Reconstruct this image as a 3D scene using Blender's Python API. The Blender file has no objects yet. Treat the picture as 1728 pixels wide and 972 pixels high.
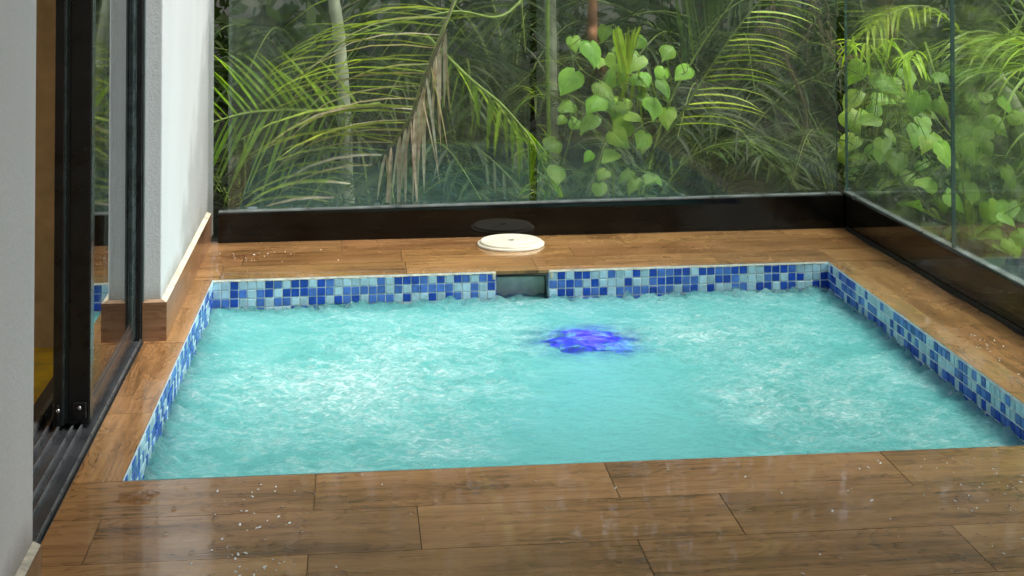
import bpy, bmesh, math, random
import numpy as np
from mathutils import Vector, noise, Matrix
R = math.radians
rnd = random.Random(7)
SC = bpy.context.scene
COL = SC.collection

# ---------------------------------------------------------------- camera, sky, sun, exposure
H = 1.2
FPX = 2452.0
PITCH = R(1.3)
YAW = math.atan(264.0 / FPX * math.cos(PITCH))
PPY = -122.0 - FPX * math.tan(PITCH)
cd = bpy.data.cameras.new('camera'); cam = bpy.data.objects.new('camera', cd); COL.objects.link(cam)
cam.location = (0, 0, H); cam.rotation_euler = (math.pi / 2 + PITCH, 0, -YAW)
cd.sensor_width = 36; cd.lens = FPX * 36 / 1728
cd.shift_y = -(486 - PPY) / 1728
cd.clip_start = .05; cd.clip_end = 500
SC.camera = cam
FW = Vector((math.sin(YAW) * math.cos(PITCH), math.cos(YAW) * math.cos(PITCH), math.sin(PITCH)))
RT = Vector((math.cos(YAW), -math.sin(YAW), 0)); UP = RT.cross(FW)

def at(px, py, Y):
    """point of the photograph at the distance Y from the camera (world)"""
    d = FW * FPX + RT * (px - 864) - UP * (py - PPY)
    return Vector((0, 0, H)) + d * (Y / d.y)

SUN_EL, SUN_AZ = 62, 108            # azimuth measured from +Y towards +X
w = bpy.data.worlds.new('World'); SC.world = w; w.use_nodes = True
nt = w.node_tree; nt.nodes.clear()
sky = nt.nodes.new('ShaderNodeTexSky'); sky.sky_type = 'NISHITA'; sky.sun_disc = False
sky.sun_elevation = R(SUN_EL); sky.sun_rotation = R(SUN_AZ); sky.air_density = 1.0; sky.dust_density = 4.0; sky.ozone_density = 1.0
hs = nt.nodes.new('ShaderNodeHueSaturation'); hs.inputs['Saturation'].default_value = .35
bg = nt.nodes.new('ShaderNodeBackground'); bg.inputs['Strength'].default_value = .15
wo = nt.nodes.new('ShaderNodeOutputWorld')
nt.links.new(sky.outputs[0], hs.inputs['Color']); nt.links.new(hs.outputs[0], bg.inputs['Color']); nt.links.new(bg.outputs[0], wo.inputs['Surface'])
sl = bpy.data.lights.new('sun', 'SUN'); sl.energy = 1.5; sl.angle = R(25); sl.color = (1, .96, .9)
so = bpy.data.objects.new('sun', sl); COL.objects.link(so)
sd = Vector((math.sin(R(SUN_AZ)) * math.cos(R(SUN_EL)), math.cos(R(SUN_AZ)) * math.cos(R(SUN_EL)), math.sin(R(SUN_EL))))
so.rotation_euler = sd.to_track_quat('Z', 'Y').to_euler(); so.location = sd * 20
SC.view_settings.view_transform = 'Standard'; SC.view_settings.look = 'None'
SC.view_settings.gamma = 1; SC.view_settings.use_curve_mapping = False
SC.view_settings.exposure = 0.95
SC.cycles.max_bounces = 12; SC.cycles.transparent_max_bounces = 24
SC.cycles.diffuse_bounces = 4; SC.cycles.glossy_bounces = 5; SC.cycles.transmission_bounces = 6
SC.cycles.use_denoising = True
SC.cycles.sample_clamp_indirect = 6

# ---------------------------------------------------------------- helpers
def tag(o, label=None, cat=None, group=None, kind=None):
    if label: o['label'] = label
    if cat: o['category'] = cat
    if group: o['group'] = group
    if kind: o['kind'] = kind
    return o

def empty(name, loc, label, cat, group=None):
    o = bpy.data.objects.new(name, None); COL.objects.link(o); o.location = loc
    return tag(o, label, cat, group)

class MB:
    def __init__(s): s.v = []; s.f = []; s.m = []; s.c = []; s.uv = []; s.smooth = []
    def face(s, pts, mi=0, col=None, uv=None, smooth=False):
        b = len(s.v); s.v += [tuple(p) for p in pts]; s.f.append(tuple(range(b, b + len(pts))))
        s.m.append(mi); s.c.append(col or (1, 1, 1)); s.uv.append(uv); s.smooth.append(smooth)
    def add(s, verts, faces, mi=0, col=None, uvs=None, smooth=True):
        b = len(s.v); s.v += [tuple(p) for p in verts]
        for f in faces:
            s.f.append(tuple(b + i for i in f)); s.m.append(mi); s.c.append(col or (1, 1, 1))
            s.uv.append([uvs[i] for i in f] if uvs else None); s.smooth.append(smooth)
    def box(s, x0, x1, y0, y1, z0, z1, mi=0, col=None, bev=0.0):
        bm = bmesh.new()
        bmesh.ops.create_cube(bm, size=1)
        for v in bm.verts:
            v.co = Vector(((x0 + x1) / 2 + v.co.x * (x1 - x0), (y0 + y1) / 2 + v.co.y * (y1 - y0), (z0 + z1) / 2 + v.co.z * (z1 - z0)))
        if bev > 0: bmesh.ops.bevel(bm, geom=bm.edges[:], offset=bev, segments=2, affect='EDGES', profile=.5)
        bm.verts.index_update()
        s.add([v.co for v in bm.verts], [[v.index for v in f.verts] for f in bm.faces], mi, col, None, False); bm.free()
    def hexa(s, p, mi=0, col=None, bev=0.0):
        """eight corners: bottom four anticlockwise, top four"""
        bm = bmesh.new(); vs = [bm.verts.new(q) for q in p]
        for f in ((3, 2, 1, 0), (4, 5, 6, 7), (0, 1, 5, 4), (1, 2, 6, 5), (2, 3, 7, 6), (3, 0, 4, 7)): bm.faces.new([vs[i] for i in f])
        if bev > 0: bmesh.ops.bevel(bm, geom=bm.edges[:], offset=bev, segments=2, affect='EDGES', profile=.5)
        bm.verts.index_update()
        s.add([v.co for v in bm.verts], [[v.index for v in f.verts] for f in bm.faces], mi, col, None, False); bm.free()
    def tube(s, pts, rad, n=7, col=None, mi=0, cap=True):
        pts = [Vector(p) for p in pts]; k = len(pts)
        if not hasattr(rad, '__len__'): rad = [rad] * k
        vs = []; fs = []; prev = None
        for i, p in enumerate(pts):
            t = (pts[min(i + 1, k - 1)] - pts[max(i - 1, 0)]).normalized()
            a = prev - t * prev.dot(t) if prev is not None else t.orthogonal()
            a.normalize(); prev = a; b = t.cross(a)
            for j in range(n):
                an = 2 * math.pi * j / n
                vs.append(p + (a * math.cos(an) + b * math.sin(an)) * rad[i])
        for i in range(k - 1):
            for j in range(n):
                fs.append((i * n + j, i * n + (j + 1) % n, (i + 1) * n + (j + 1) % n, (i + 1) * n + j))
        if cap: fs.append(tuple(range(n))[::-1]); fs.append(tuple((k - 1) * n + j for j in range(n)))
        s.add(vs, fs, mi, col)
    def build(s, name, mats, parent=None, loc=None):
        me = bpy.data.meshes.new(name)
        off = Vector(loc) if loc else (parent.location if parent is not None and parent.type == 'EMPTY' else Vector((0, 0, 0)))
        if parent is not None and parent.type != 'EMPTY':
            off = parent_off(parent)
        me.from_pydata([(v[0] - off.x, v[1] - off.y, v[2] - off.z) for v in s.v], [], s.f)
        if not isinstance(mats, (list, tuple)): mats = [mats]
        for m in mats: me.materials.append(m)
        me.polygons.foreach_set('material_index', s.m); me.polygons.foreach_set('use_smooth', s.smooth)
        ca = me.color_attributes.new('col', 'FLOAT_COLOR', 'CORNER')
        uvl = me.uv_layers.new(name='UVMap') if any(u is not None for u in s.uv) else None
        cols = []; uvs = []
        for i, f in enumerate(s.f):
            c = s.c[i]
            for j in range(len(f)):
                cols += [c[0], c[1], c[2], 1]
                if uvl: uvs += list(s.uv[i][j]) if s.uv[i] else [0, 0]
        ca.data.foreach_set('color', cols)
        if uvl: uvl.data.foreach_set('uv', uvs)
        o = bpy.data.objects.new(name, me); COL.objects.link(o)
        if parent is not None: o.parent = parent
        elif loc: o.location = loc
        return o

def parent_off(o):
    v = Vector((0, 0, 0))
    while o is not None: v += o.location; o = o.parent
    return v

# ---------------------------------------------------------------- materials
def mat(name):
    m = bpy.data.materials.new(name); m.use_nodes = True; t = m.node_tree; t.nodes.clear()
    out = t.nodes.new('ShaderNodeOutputMaterial'); p = t.nodes.new('ShaderNodeBsdfPrincipled')
    t.links.new(p.outputs[0], out.inputs['Surface'])
    return m, t, p, out
def N(t, kind, **kw):
    n = t.nodes.new('ShaderNode' + kind)
    for k, v in kw.items():
        if k in n.inputs: n.inputs[k].default_value = v
        else: setattr(n, k, v)
    return n
def L(t, a, b): t.links.new(a, b)
def ramp(t, fac, stops, interp='LINEAR'):
    r = t.nodes.new('ShaderNodeValToRGB'); r.color_ramp.interpolation = interp
    e = r.color_ramp.elements
    while len(e) < len(stops): e.new(.5)
    for i, (p, c) in enumerate(stops):
        e[i].position = p; e[i].color = (*c, 1) if hasattr(c, '__len__') else (c, c, c, 1)
    L(t, fac, r.inputs[0]); return r.outputs[0]
def mapping(t, src, scale=(1, 1, 1), loc=(0, 0, 0)):
    m = t.nodes.new('ShaderNodeMapping'); m.inputs['Scale'].default_value = scale; m.inputs['Location'].default_value = loc
    L(t, src, m.inputs[0]); return m.outputs[0]
def bump(t, h, strength=.3, dist=.01, normal=None):
    b = N(t, 'Bump', Strength=strength, Distance=dist); L(t, h, b.inputs['Height'])
    if normal is not None: L(t, normal, b.inputs['Normal'])
    return b.outputs[0]
def mixc(t, fac, a, b, mode='MIX'):
    m = t.nodes.new('ShaderNodeMix'); m.data_type = 'RGBA'; m.blend_type = mode
    for s, v in ((m.inputs[0], fac), (m.inputs[6], a), (m.inputs[7], b)):
        if isinstance(v, bpy.types.NodeSocket): L(t, v, s)
        elif hasattr(v, '__len__'): s.default_value = (*v, 1)
        else: s.default_value = v
    return m.outputs[2]
def math_(t, op, a, b=None, clamp=False):
    m = t.nodes.new('ShaderNodeMath'); m.operation = op; m.use_clamp = clamp
    for i, v in enumerate((a, b)):
        if v is None: continue
        if isinstance(v, bpy.types.NodeSocket): L(t, v, m.inputs[i])
        else: m.inputs[i].default_value = v
    return m.outputs[0]
def simple(name, col, rough=.5, spec=.5, metal=0, noise_amt=.15, scale=20, bmp=0, detail=4, rvar=.1):
    m, t, p, o = mat(name)
    tc = N(t, 'TexCoord'); n = N(t, 'TexNoise', Scale=scale, Detail=detail); L(t, tc.outputs['Object'], n.inputs['Vector'])
    d = tuple(c * (1 - noise_amt) for c in col); u = tuple(min(1, c * (1 + noise_amt)) for c in col)
    L(t, ramp(t, n.outputs[0], [(.3, d), (.7, u)]), p.inputs['Base Color'])
    L(t, ramp(t, n.outputs[0], [(.3, max(0, rough - rvar)), (.7, min(1, rough + rvar))]), p.inputs['Roughness'])
    p.inputs['Metallic'].default_value = metal; p.inputs['Specular IOR Level'].default_value = spec
    if bmp: L(t, bump(t, n.outputs[0], bmp, .005), p.inputs['Normal'])
    return m

def wood_mat(name, tones, wet=.5, seed=0):
    """wood-look porcelain plank: uv runs along (u) and across (v) each plank in metres"""
    m, t, p, o = mat(name)
    uv = N(t, 'UVMap').outputs[0]
    # slow warp of the grain lines
    wn = N(t, 'TexNoise', Scale=1.0, Detail=3, Roughness=.55); L(t, mapping(t, uv, (2.4, 7, 1), (seed, 0, 0)), wn.inputs['Vector'])
    sep = N(t, 'SeparateXYZ'); L(t, uv, sep.inputs[0])
    field = math_(t, 'ADD', math_(t, 'MULTIPLY', sep.outputs[1], 9.0), math_(t, 'MULTIPLY', wn.outputs[0], 6.0))
    fib = N(t, 'TexNoise', Scale=1.0, Detail=6, Roughness=.65); L(t, mapping(t, uv, (5, 240, 1)), fib.inputs['Vector'])
    field = math_(t, 'ADD', field, math_(t, 'MULTIPLY', fib.outputs[0], .35))
    ring = math_(t, 'FRACT', math_(t, 'MULTIPLY', field, 2.6))
    ringc = ramp(t, ring, [(0, .38), (.12, .72), (.6, .64), (.93, .48), (1, .38)])
    strk = N(t, 'TexNoise', Scale=1.0, Detail=5, Roughness=.7); L(t, mapping(t, uv, (1.6, 42, 1), (4, seed, 0)), strk.inputs['Vector'])
    big = N(t, 'TexNoise', Scale=1.0, Detail=2); L(t, mapping(t, uv, (2.5, 7, 1), (9, 9, 0)), big.inputs['Vector'])
    f = math_(t, 'ADD', math_(t, 'MULTIPLY', ringc, .26), math_(t, 'MULTIPLY', fib.outputs[0], .22))
    f = math_(t, 'ADD', f, math_(t, 'MULTIPLY', strk.outputs[0], .50))
    f = math_(t, 'ADD', f, math_(t, 'MULTIPLY', big.outputs[0], .40))
    f = math_(t, 'SUBTRACT', f, .07)
    c = ramp(t, f, [(.485, tones[0]), (.575, tones[1]), (.64, tones[2]), (.735, tones[3])])
    at_ = N(t, 'VertexColor', layer_name='col')
    c = mixc(t, 1.0, c, at_.outputs[0], 'MULTIPLY')
    L(t, c, p.inputs['Base Color'])
    tc = N(t, 'TexCoord')
    wetn = N(t, 'TexNoise', Scale=2.2, Detail=4, Roughness=.6); L(t, tc.outputs['Object'], wetn.inputs['Vector'])
    L(t, ramp(t, wetn.outputs[0], [(wet - .08, .22), (wet + .12, .34)]), p.inputs['Roughness'])
    rip = N(t, 'TexNoise', Scale=26, Detail=3); L(t, tc.outputs['Object'], rip.inputs['Vector'])
    b1 = bump(t, fib.outputs[0], .06, .002)
    L(t, b1, p.inputs['Normal'])
    # film of rain water lying on the glazed face
    L(t, ramp(t, wetn.outputs[0], [(wet - .10, 1.0), (wet + .16, .45)]), p.inputs['Coat Weight']); p.inputs['Coat IOR'].default_value = 1.36
    L(t, ramp(t, wetn.outputs[0], [(wet - .08, .02), (wet + .16, .10)]), p.inputs['Coat Roughness'])
    L(t, bump(t, rip.outputs[0], .012, .01), p.inputs['Coat Normal'])
    p.inputs['Specular IOR Level'].default_value = .5
    return m

def leaf_mat(name, tones, rough=.35, trans=.35, veins=False, scale=30):
    m, t, p, o = mat(name)
    tc = N(t, 'TexCoord'); n = N(t, 'TexNoise', Scale=scale, Detail=4); L(t, tc.outputs['Object'], n.inputs['Vector'])
    c = ramp(t, n.outputs[0], [(.3, tones[0]), (.5, tones[1]), (.72, tones[2])])
    vc = N(t, 'VertexColor', layer_name='col'); c = mixc(t, 1, c, vc.outputs[0], 'MULTIPLY')
    L(t, c, p.inputs['Base Color']); p.inputs['Roughness'].default_value = rough
    tr = N(t, 'BsdfTranslucent'); L(t, mixc(t, 1, c, (1.2, 1.3, .5), 'MULTIPLY'), tr.inputs['Color'])
    mx = N(t, 'MixShader'); mx.inputs[0].default_value = trans
    L(t, p.outputs[0], mx.inputs[1]); L(t, tr.outputs[0], mx.inputs[2]); L(t, mx.outputs[0], o.inputs['Surface'])
    if veins:
        uv = N(t, 'UVMap').outputs[0]; sp = N(t, 'SeparateXYZ'); L(t, uv, sp.inputs[0])
        au = math_(t, 'ABSOLUTE', sp.outputs[0])
        ph = math_(t, 'SUBTRACT', math_(t, 'MULTIPLY', sp.outputs[1], 7.0), math_(t, 'MULTIPLY', au, 8.0))
        s = math_(t, 'ABSOLUTE', math_(t, 'SINE', math_(t, 'MULTIPLY', ph, 3.1416)))
        s = math_(t, 'POWER', s, .35)
        mid = math_(t, 'MULTIPLY', au, 30.0, True)
        s = math_(t, 'MULTIPLY', s, mid)
        L(t, bump(t, s, .6, .003), p.inputs['Normal'])
        c2 = mixc(t, math_(t, 'ADD', math_(t, 'MULTIPLY', s, .5), .5), tuple(x * 1.25 for x in tones[2]), c); L(t, c2, p.inputs['Base Color'])
    return m

M = {}
M['deck'] = wood_mat('wet_wood_look_tile', [(.125, .062, .022), (.235, .118, .042), (.335, .172, .064), (.43, .235, .095)], .52)
M['grout'] = simple('dark_grout', (.06, .042, .028), .6, noise_amt=.3)
M['skirt'] = wood_mat('skirting_tile', [(.08, .04, .02), (.18, .09, .045), (.25, .135, .07), (.33, .19, .11)], .35, 3)
def plaster(name, col, dirt):
    m, t, p, o = mat(name); tc = N(t, 'TexCoord')
    a = N(t, 'TexNoise', Scale=110, Detail=6, Roughness=.75); L(t, tc.outputs['Object'], a.inputs['Vector'])
    b = N(t, 'TexNoise', Scale=3.0, Detail=6); L(t, mapping(t, tc.outputs['Object'], (1.5, 1.5, .35)), b.inputs['Vector'])
    v = N(t, 'TexVoronoi', Scale=42); L(t, tc.outputs['Object'], v.inputs['Vector'])
    c = ramp(t, b.outputs[0], [(.3, tuple(x * .93 for x in col)), (.65, col)])
    speck = ramp(t, v.outputs['Distance'], [(.035, .45), (.07, 1)])
    n3 = N(t, 'TexNoise', Scale=9, Detail=2); L(t, tc.outputs['Object'], n3.inputs['Vector'])
    sm = ramp(t, n3.outputs[0], [(.52, 0), (.6, 1)])
    c = mixc(t, sm, c, mixc(t, 1, c, speck, 'MULTIPLY'))
    # damp grime creeping up from the skirting
    sp = N(t, 'SeparateXYZ'); L(t, tc.outputs['Object'], sp.inputs[0])
    g = math_(t, 'ADD', math_(t, 'MULTIPLY', sp.outputs[2], -9.0), math_(t, 'MULTIPLY', b.outputs[0], 1.6))
    g = ramp(t, math_(t, 'ADD', g, 1.0), [(.25, 0), (.75, 1)])
    c = mixc(t, math_(t, 'MULTIPLY', g, dirt), c, (.22, .17, .10))
    L(t, c, p.inputs['Base Color']); p.inputs['Roughness'].default_value = .7
    n1 = bump(t, a.outputs[0], .8, .003)
    L(t, bump(t, v.outputs['Distance'], .15, .002, n1), p.inputs['Normal'])
    return m, t, p, c
M['plaster'] = plaster('white_plaster', (.78, .77, .76), .55)[0]
pm = plaster('stained_plaster', (.72, .75, .76), .5); M['plaster_side'] = pm[0]
t = pm[1]; tc = N(t, 'TexCoord'); sp = N(t, 'SeparateXYZ'); L(t, tc.outputs['Object'], sp.inputs[0])
nn = N(t, 'TexNoise', Scale=6, Detail=5); L(t, tc.outputs['Object'], nn.inputs['Vector'])
# dark algae streak along the far end of the wall, wider low down (object y runs to the end at 1.56)
f1 = math_(t, 'ADD', math_(t, 'MULTIPLY', math_(t, 'SUBTRACT', sp.outputs[1], .55), 1.3), math_(t, 'MULTIPLY', math_(t, 'SUBTRACT', .42, sp.outputs[2]), 1.5))
f1 = math_(t, 'ADD', f1, math_(t, 'MULTIPLY', math_(t, 'SUBTRACT', nn.outputs[0], .5), .9))
st = ramp(t, f1, [(.15, 0), (.45, .55), (1, .8)])
fine = N(t, 'TexNoise', Scale=180, Detail=3); L(t, tc.outputs['Object'], fine.inputs['Vector'])
L(t, mixc(t, math_(t, 'MULTIPLY', st, ramp(t, fine.outputs[0], [(.35, .4), (.6, 1)])), pm[3], (.22, .24, .23)), pm[2].inputs['Base Color'])
M['cream'] = simple('cream_mortar', (.62, .56, .42), .7, noise_amt=.3, scale=40, bmp=.4)
M['brownmortar'] = simple('stained_mortar', (.26, .17, .10), .7, noise_amt=.5, scale=50, bmp=.5)
M['black'] = simple('black_aluminium', (.012, .013, .014), .32, noise_amt=.3)
M['darkgrey'] = simple('wet_grey_track', (.045, .048, .052), .22, noise_amt=.35, scale=7)
M['rail'] = simple('worn_rail', (.16, .17, .18), .3, metal=.4, noise_amt=.3, scale=12)
M['greenframe'] = simple('dark_frame_face', (.035, .05, .05), .25, noise_amt=.3)
M['seal'] = simple('grey_seal', (.10, .13, .13), .4)
M['kerb'] = simple('black_granite', (.006, .006, .005), .05, .34, noise_amt=.6, scale=9, detail=8, rvar=.03)
M['channel'] = simple('metal_channel', (.30, .33, .34), .35, metal=.6, noise_amt=.4, scale=15)
M['steel'] = simple('steel_screw', (.6, .6, .6), .25, metal=1)
M['lid'] = simple('aged_cream_plastic', (.74, .70, .56), .38, noise_amt=.08, scale=14)
M['conc'] = simple('algae_concrete', (.42, .50, .40), .5, noise_amt=.4, scale=14, bmp=.5)
M['room_wall'] = simple('tan_room_wall', (.62, .45, .25), .6)
M['room_floor'] = simple('honey_wood_floor', (.85, .45, .02), .4, noise_amt=.3)
M['basin'] = simple('aqua_basin', (.25, .70, .66), .5, noise_amt=.05)
M['bgrey'] = simple('grey_shade_canopy', (.30, .31, .31), .7)
M['soil'] = simple('forest_soil', (.035, .035, .02), .9, noise_amt=.6, scale=3, bmp=.8)
M['tile_dark'] = simple('cobalt_glass_tile', (.010, .055, .40), .10, noise_amt=.25, scale=60)
M['tile_mid'] = simple('mid_blue_glass_tile', (.065, .16, .52), .12, noise_amt=.2, scale=60)
M['tile_light'] = simple('pale_blue_glass_tile', (.40, .60, .70), .15, noise_amt=.12, scale=60)
M['tgrout'] = simple('pale_grout', (.66, .74, .74), .6, noise_amt=.2, scale=40)
M['trunk_palm'] = simple('ringed_palm_bark', (.42, .43, .30), .6, noise_amt=.45, scale=9, bmp=.3)
M['trunk_brown'] = simple('reddish_bark', (.30, .13, .06), .7, noise_amt=.5, scale=12, bmp=.6)
M['twig'] = simple('dry_twig', (.13, .085, .05), .7, noise_amt=.5)
M['stem'] = simple('green_stem', (.22, .30, .05), .45, noise_amt=.3)
M['palm'] = leaf_mat('palm_leaflet', [(.13, .19, .024), (.21, .30, .04), (.30, .41, .065)], .33, .35)
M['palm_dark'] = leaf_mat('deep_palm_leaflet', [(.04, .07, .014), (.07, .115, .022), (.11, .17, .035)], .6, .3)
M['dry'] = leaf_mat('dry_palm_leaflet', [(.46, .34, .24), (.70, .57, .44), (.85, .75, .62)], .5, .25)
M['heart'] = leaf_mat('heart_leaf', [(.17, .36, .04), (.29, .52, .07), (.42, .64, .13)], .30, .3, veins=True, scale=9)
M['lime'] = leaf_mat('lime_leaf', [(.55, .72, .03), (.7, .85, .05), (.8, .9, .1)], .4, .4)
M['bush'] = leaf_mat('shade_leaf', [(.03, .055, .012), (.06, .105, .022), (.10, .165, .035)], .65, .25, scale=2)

def glass_mat(name, tint, veil, streak, refl=1.0, seed=0):
    """a wet pane: clear, mirror reflection by Fresnel, thin film of water that scatters a little"""
    m, t, p, o = mat(name); t.nodes.remove(p); tc = N(t, 'TexCoord')
    tr = N(t, 'BsdfTransparent'); tr.inputs[0].default_value = (*tint, 1)
    gl = N(t, 'BsdfGlossy'); gl.inputs['Roughness'].default_value = .015; gl.inputs['Color'].default_value = (refl, refl, refl, 1)
    fr = N(t, 'Fresnel'); geo = N(t, 'NewGeometry')
    # same reflectance on entering and on leaving the pane (the ray is not bent, so no total reflection inside)
    L(t, math_(t, 'SUBTRACT', 1.5, math_(t, 'MULTIPLY', geo.outputs['Backfacing'], 1.5 - 1 / 1.5)), fr.inputs[0])
    mx = N(t, 'MixShader'); L(t, fr.outputs[0], mx.inputs[0]); L(t, tr.outputs[0], mx.inputs[1]); L(t, gl.outputs[0], mx.inputs[2])
    last = mx.outputs[0]
    if streak:
        # vertical runs of rain: refraction wobbles in bands
        n1 = N(t, 'TexNoise', Scale=1, Detail=4, Roughness=.6); L(t, mapping(t, tc.outputs['Object'], (55, 55, 5), (seed, 0, 0)), n1.inputs['Vector'])
        n2 = N(t, 'TexNoise', Scale=1, Detail=3); L(t, mapping(t, tc.outputs['Object'], (3.2, 3.2, 1.4), (seed, 3, 0)), n2.inputs['Vector'])
        rf = N(t, 'BsdfRefraction'); rf.inputs['IOR'].default_value = 1.05; rf.inputs['Roughness'].default_value = .08
        rf.inputs['Color'].default_value = (*tint, 1)
        L(t, bump(t, n1.outputs[0], .25, .004), rf.inputs['Normal'])
        mk = math_(t, 'MULTIPLY', ramp(t, n2.outputs[0], [(.38, 0), (.62, 1)]), streak)
        m2 = N(t, 'MixShader'); L(t, mk, m2.inputs[0]); L(t, last, m2.inputs[1]); L(t, rf.outputs[0], m2.inputs[2]); last = m2.outputs[0]
    if veil:
        df = N(t, 'BsdfDiffuse'); df.inputs['Color'].default_value = (.52, .66, .50, 1)
        n3 = N(t, 'TexNoise', Scale=1, Detail=5, Roughness=.6); L(t, mapping(t, tc.outputs['Object'], (14, 14, 2.2), (seed, 0, 7)), n3.inputs['Vector'])
        v = N(t, 'TexVoronoi', Scale=95); L(t, tc.outputs['Object'], v.inputs['Vector'])
        drops = ramp(t, v.outputs['Distance'], [(.05, 1), (.11, 0)])
        n4 = N(t, 'TexNoise', Scale=11, Detail=2); L(t, tc.outputs['Object'], n4.inputs['Vector'])
        drops = math_(t, 'MULTIPLY', drops, ramp(t, n4.outputs[0], [(.55, 0), (.66, .45)]))
        vf = math_(t, 'MULTIPLY', ramp(t, n3.outputs[0], [(.3, .35), (.75, 1.4)]), veil)
        vf = math_(t, 'ADD', vf, drops, True)
        m3 = N(t, 'MixShader'); L(t, vf, m3.inputs[0]); L(t, last, m3.inputs[1]); L(t, df.outputs[0], m3.inputs[2]); last = m3.outputs[0]
    L(t, last, o.inputs['Surface']); return m
M['glass'] = glass_mat('wet_fence_glass', (.93, .97, .95), .038, .30)
M['glass2'] = glass_mat('rain_streaked_glass', (.93, .97, .94), .042, .38, seed=5)
M['doorglass'] = glass_mat('door_glass', (.55, .58, .56), .0, 0)
M['glass_edge'] = simple('glass_edge', (.06, .12, .105), .15)

# ---------------------------------------------------------------- measures (metres)
BL, BR, FR, FL = (-.482, 5.058), (1.693, 5.103), (1.676, 3.249), (-.500, 3.253)
ZW = -.108                       # water level
KY = 5.645                       # front of the rear kerb
SX0, SX1 = .489, .677            # skimmer mouth
TP = .0298                       # mosaic pitch
WALLX = -.560; DOOR0, DOOR1 = 2.668, 4.345

# ---------------------------------------------------------------- deck
deck = MB()
def clip_poly(poly, inside, inter):
    out = []
    for i in range(len(poly)):
        a, b = poly[i], poly[(i + 1) % len(poly)]
        ia, ib = inside(a), inside(b)
        if ia: out.append(a)
        if ia != ib: out.append(inter(a, b))
    return out
def plank(poly, axis, mb=deck, gap=.0009, z=0.0):
    """poly: ground outline; axis: 'x' or 'y' = the way the grain runs"""
    cx = sum(p[0] for p in poly) / len(poly); cy = sum(p[1] for p in poly) / len(poly)
    q = []
    for x, y in poly:
        q.append((x - gap * (1 if x > cx else -1), y - gap * (1 if y > cy else -1)))
    ou, ov = rnd.uniform(0, 60), rnd.uniform(0, 60); fl = rnd.choice((-1, 1))
    def uvf(x, y): return (ou + fl * x, ov + y) if axis == 'x' else (ou + fl * y, ov + x)
    s = rnd.uniform(.86, 1.12); colr = (s, s * rnd.uniform(.96, 1.03), s * rnd.uniform(.92, 1.04))
    zz = z + rnd.uniform(-.0004, .0004)
    mb.face([(x, y, zz) for x, y in q], 0, colr, [uvf(x, y) for x, y in q])
    for i in range(len(q)):
        a, b = q[i], q[(i + 1) % len(q)]
        mb.face([(a[0], a[1], z - .010), (b[0], b[1], z - .010), (b[0], b[1], zz), (a[0], a[1], zz)], 0, tuple(c * .8 for c in colr), [uvf(*a), uvf(*b), uvf(*b), uvf(*a)])
def lerp(a, b, t): return a + (b - a) * t
PL = .64
XR = 2.0
# front rows (towards the viewer), grain along x; every second row is shifted
yb = 3.251
row = 0
y1 = yb
while y1 > -2.4:
    y0 = y1 - (.2035 if row == 0 else .212)
    off = {0: -.083, 1: .130, 2: -.087}.get(row, [.26, .02, .15, .37][row % 4])
    x = off - PL * 6
    while x < 4.0:
        a, b = max(x, -.607), min(x + PL, 2.8)
        if row == 1 and abs(x - (.130 - PL)) < .01: pass
        if b - a > .01: plank([(a, y0), (b, y0), (b, y1), (a, y1)], 'x')
        x += PL
    y1 = y0; row += 1
# rear ledge: three rows between pool and kerb
def ybk(x): return lerp(BL[1], BR[1], (x - BL[0]) / (BR[0] - BL[0]))
rows = [(0, .19, [-.46, .18, .64, 1.30]), (.19, .385, [-.40, .17, .80, 1.40]), (.385, .62, [-.05, .58, 1.02, 1.66])]
for a0, a1, js in rows:
    xs = [-.575] + [j for j in js if j > -.5] + [1.985]
    xs = [xs[0]] + [q for q in xs[1:-1] if xs[0] < q < (1.74 if a0 == 0 else 1.98)] + [xs[-1]]
    for i in range(len(xs) - 1):
        a, b = xs[i], xs[i + 1]
        if a0 == 0: b = min(b, 1.72)
        plank([(a, ybk(a) + a0), (b, ybk(b) + a0), (b, ybk(b) + a1), (a, ybk(a) + a1)], 'x')
# right ledge: grain along y
rx = lambda y: lerp(FR[0], BR[0], (y - FR[1]) / (BR[1] - FR[1]))
ys = [3.251, 3.62, 4.25, 4.90, 5.104]
for i in range(len(ys) - 1):
    for a0, a1 in ((0, .215), (.215, .35)):
        plank([(rx(ys[i]) + a0, ys[i]), (rx(ys[i]) + a1, ys[i]), (rx(ys[i + 1]) + a1, ys[i + 1]), (rx(ys[i + 1]) + a0, ys[i + 1])], 'y')
plank([(1.72, 5.106), (1.985, 5.106), (1.985, 5.295), (1.72, 5.293)], 'x')
# left ledge
lx = lambda y: lerp(FL[0], BL[0], (y - FL[1]) / (BL[1] - FL[1]))
ys = [3.251, 3.70, 4.31, 4.70, 5.058]
for i in range(len(ys) - 1):
    xl = -.607
    plank([(xl, ys[i]), (lx(ys[i]), ys[i]), (lx(ys[i + 1]), ys[i + 1]), (xl, ys[i + 1])], 'y')
deck_o = deck.build('deck', M['deck'])
tag(deck_o, kind='structure', label='wet brown wood-look tile deck around the plunge pool')
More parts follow.
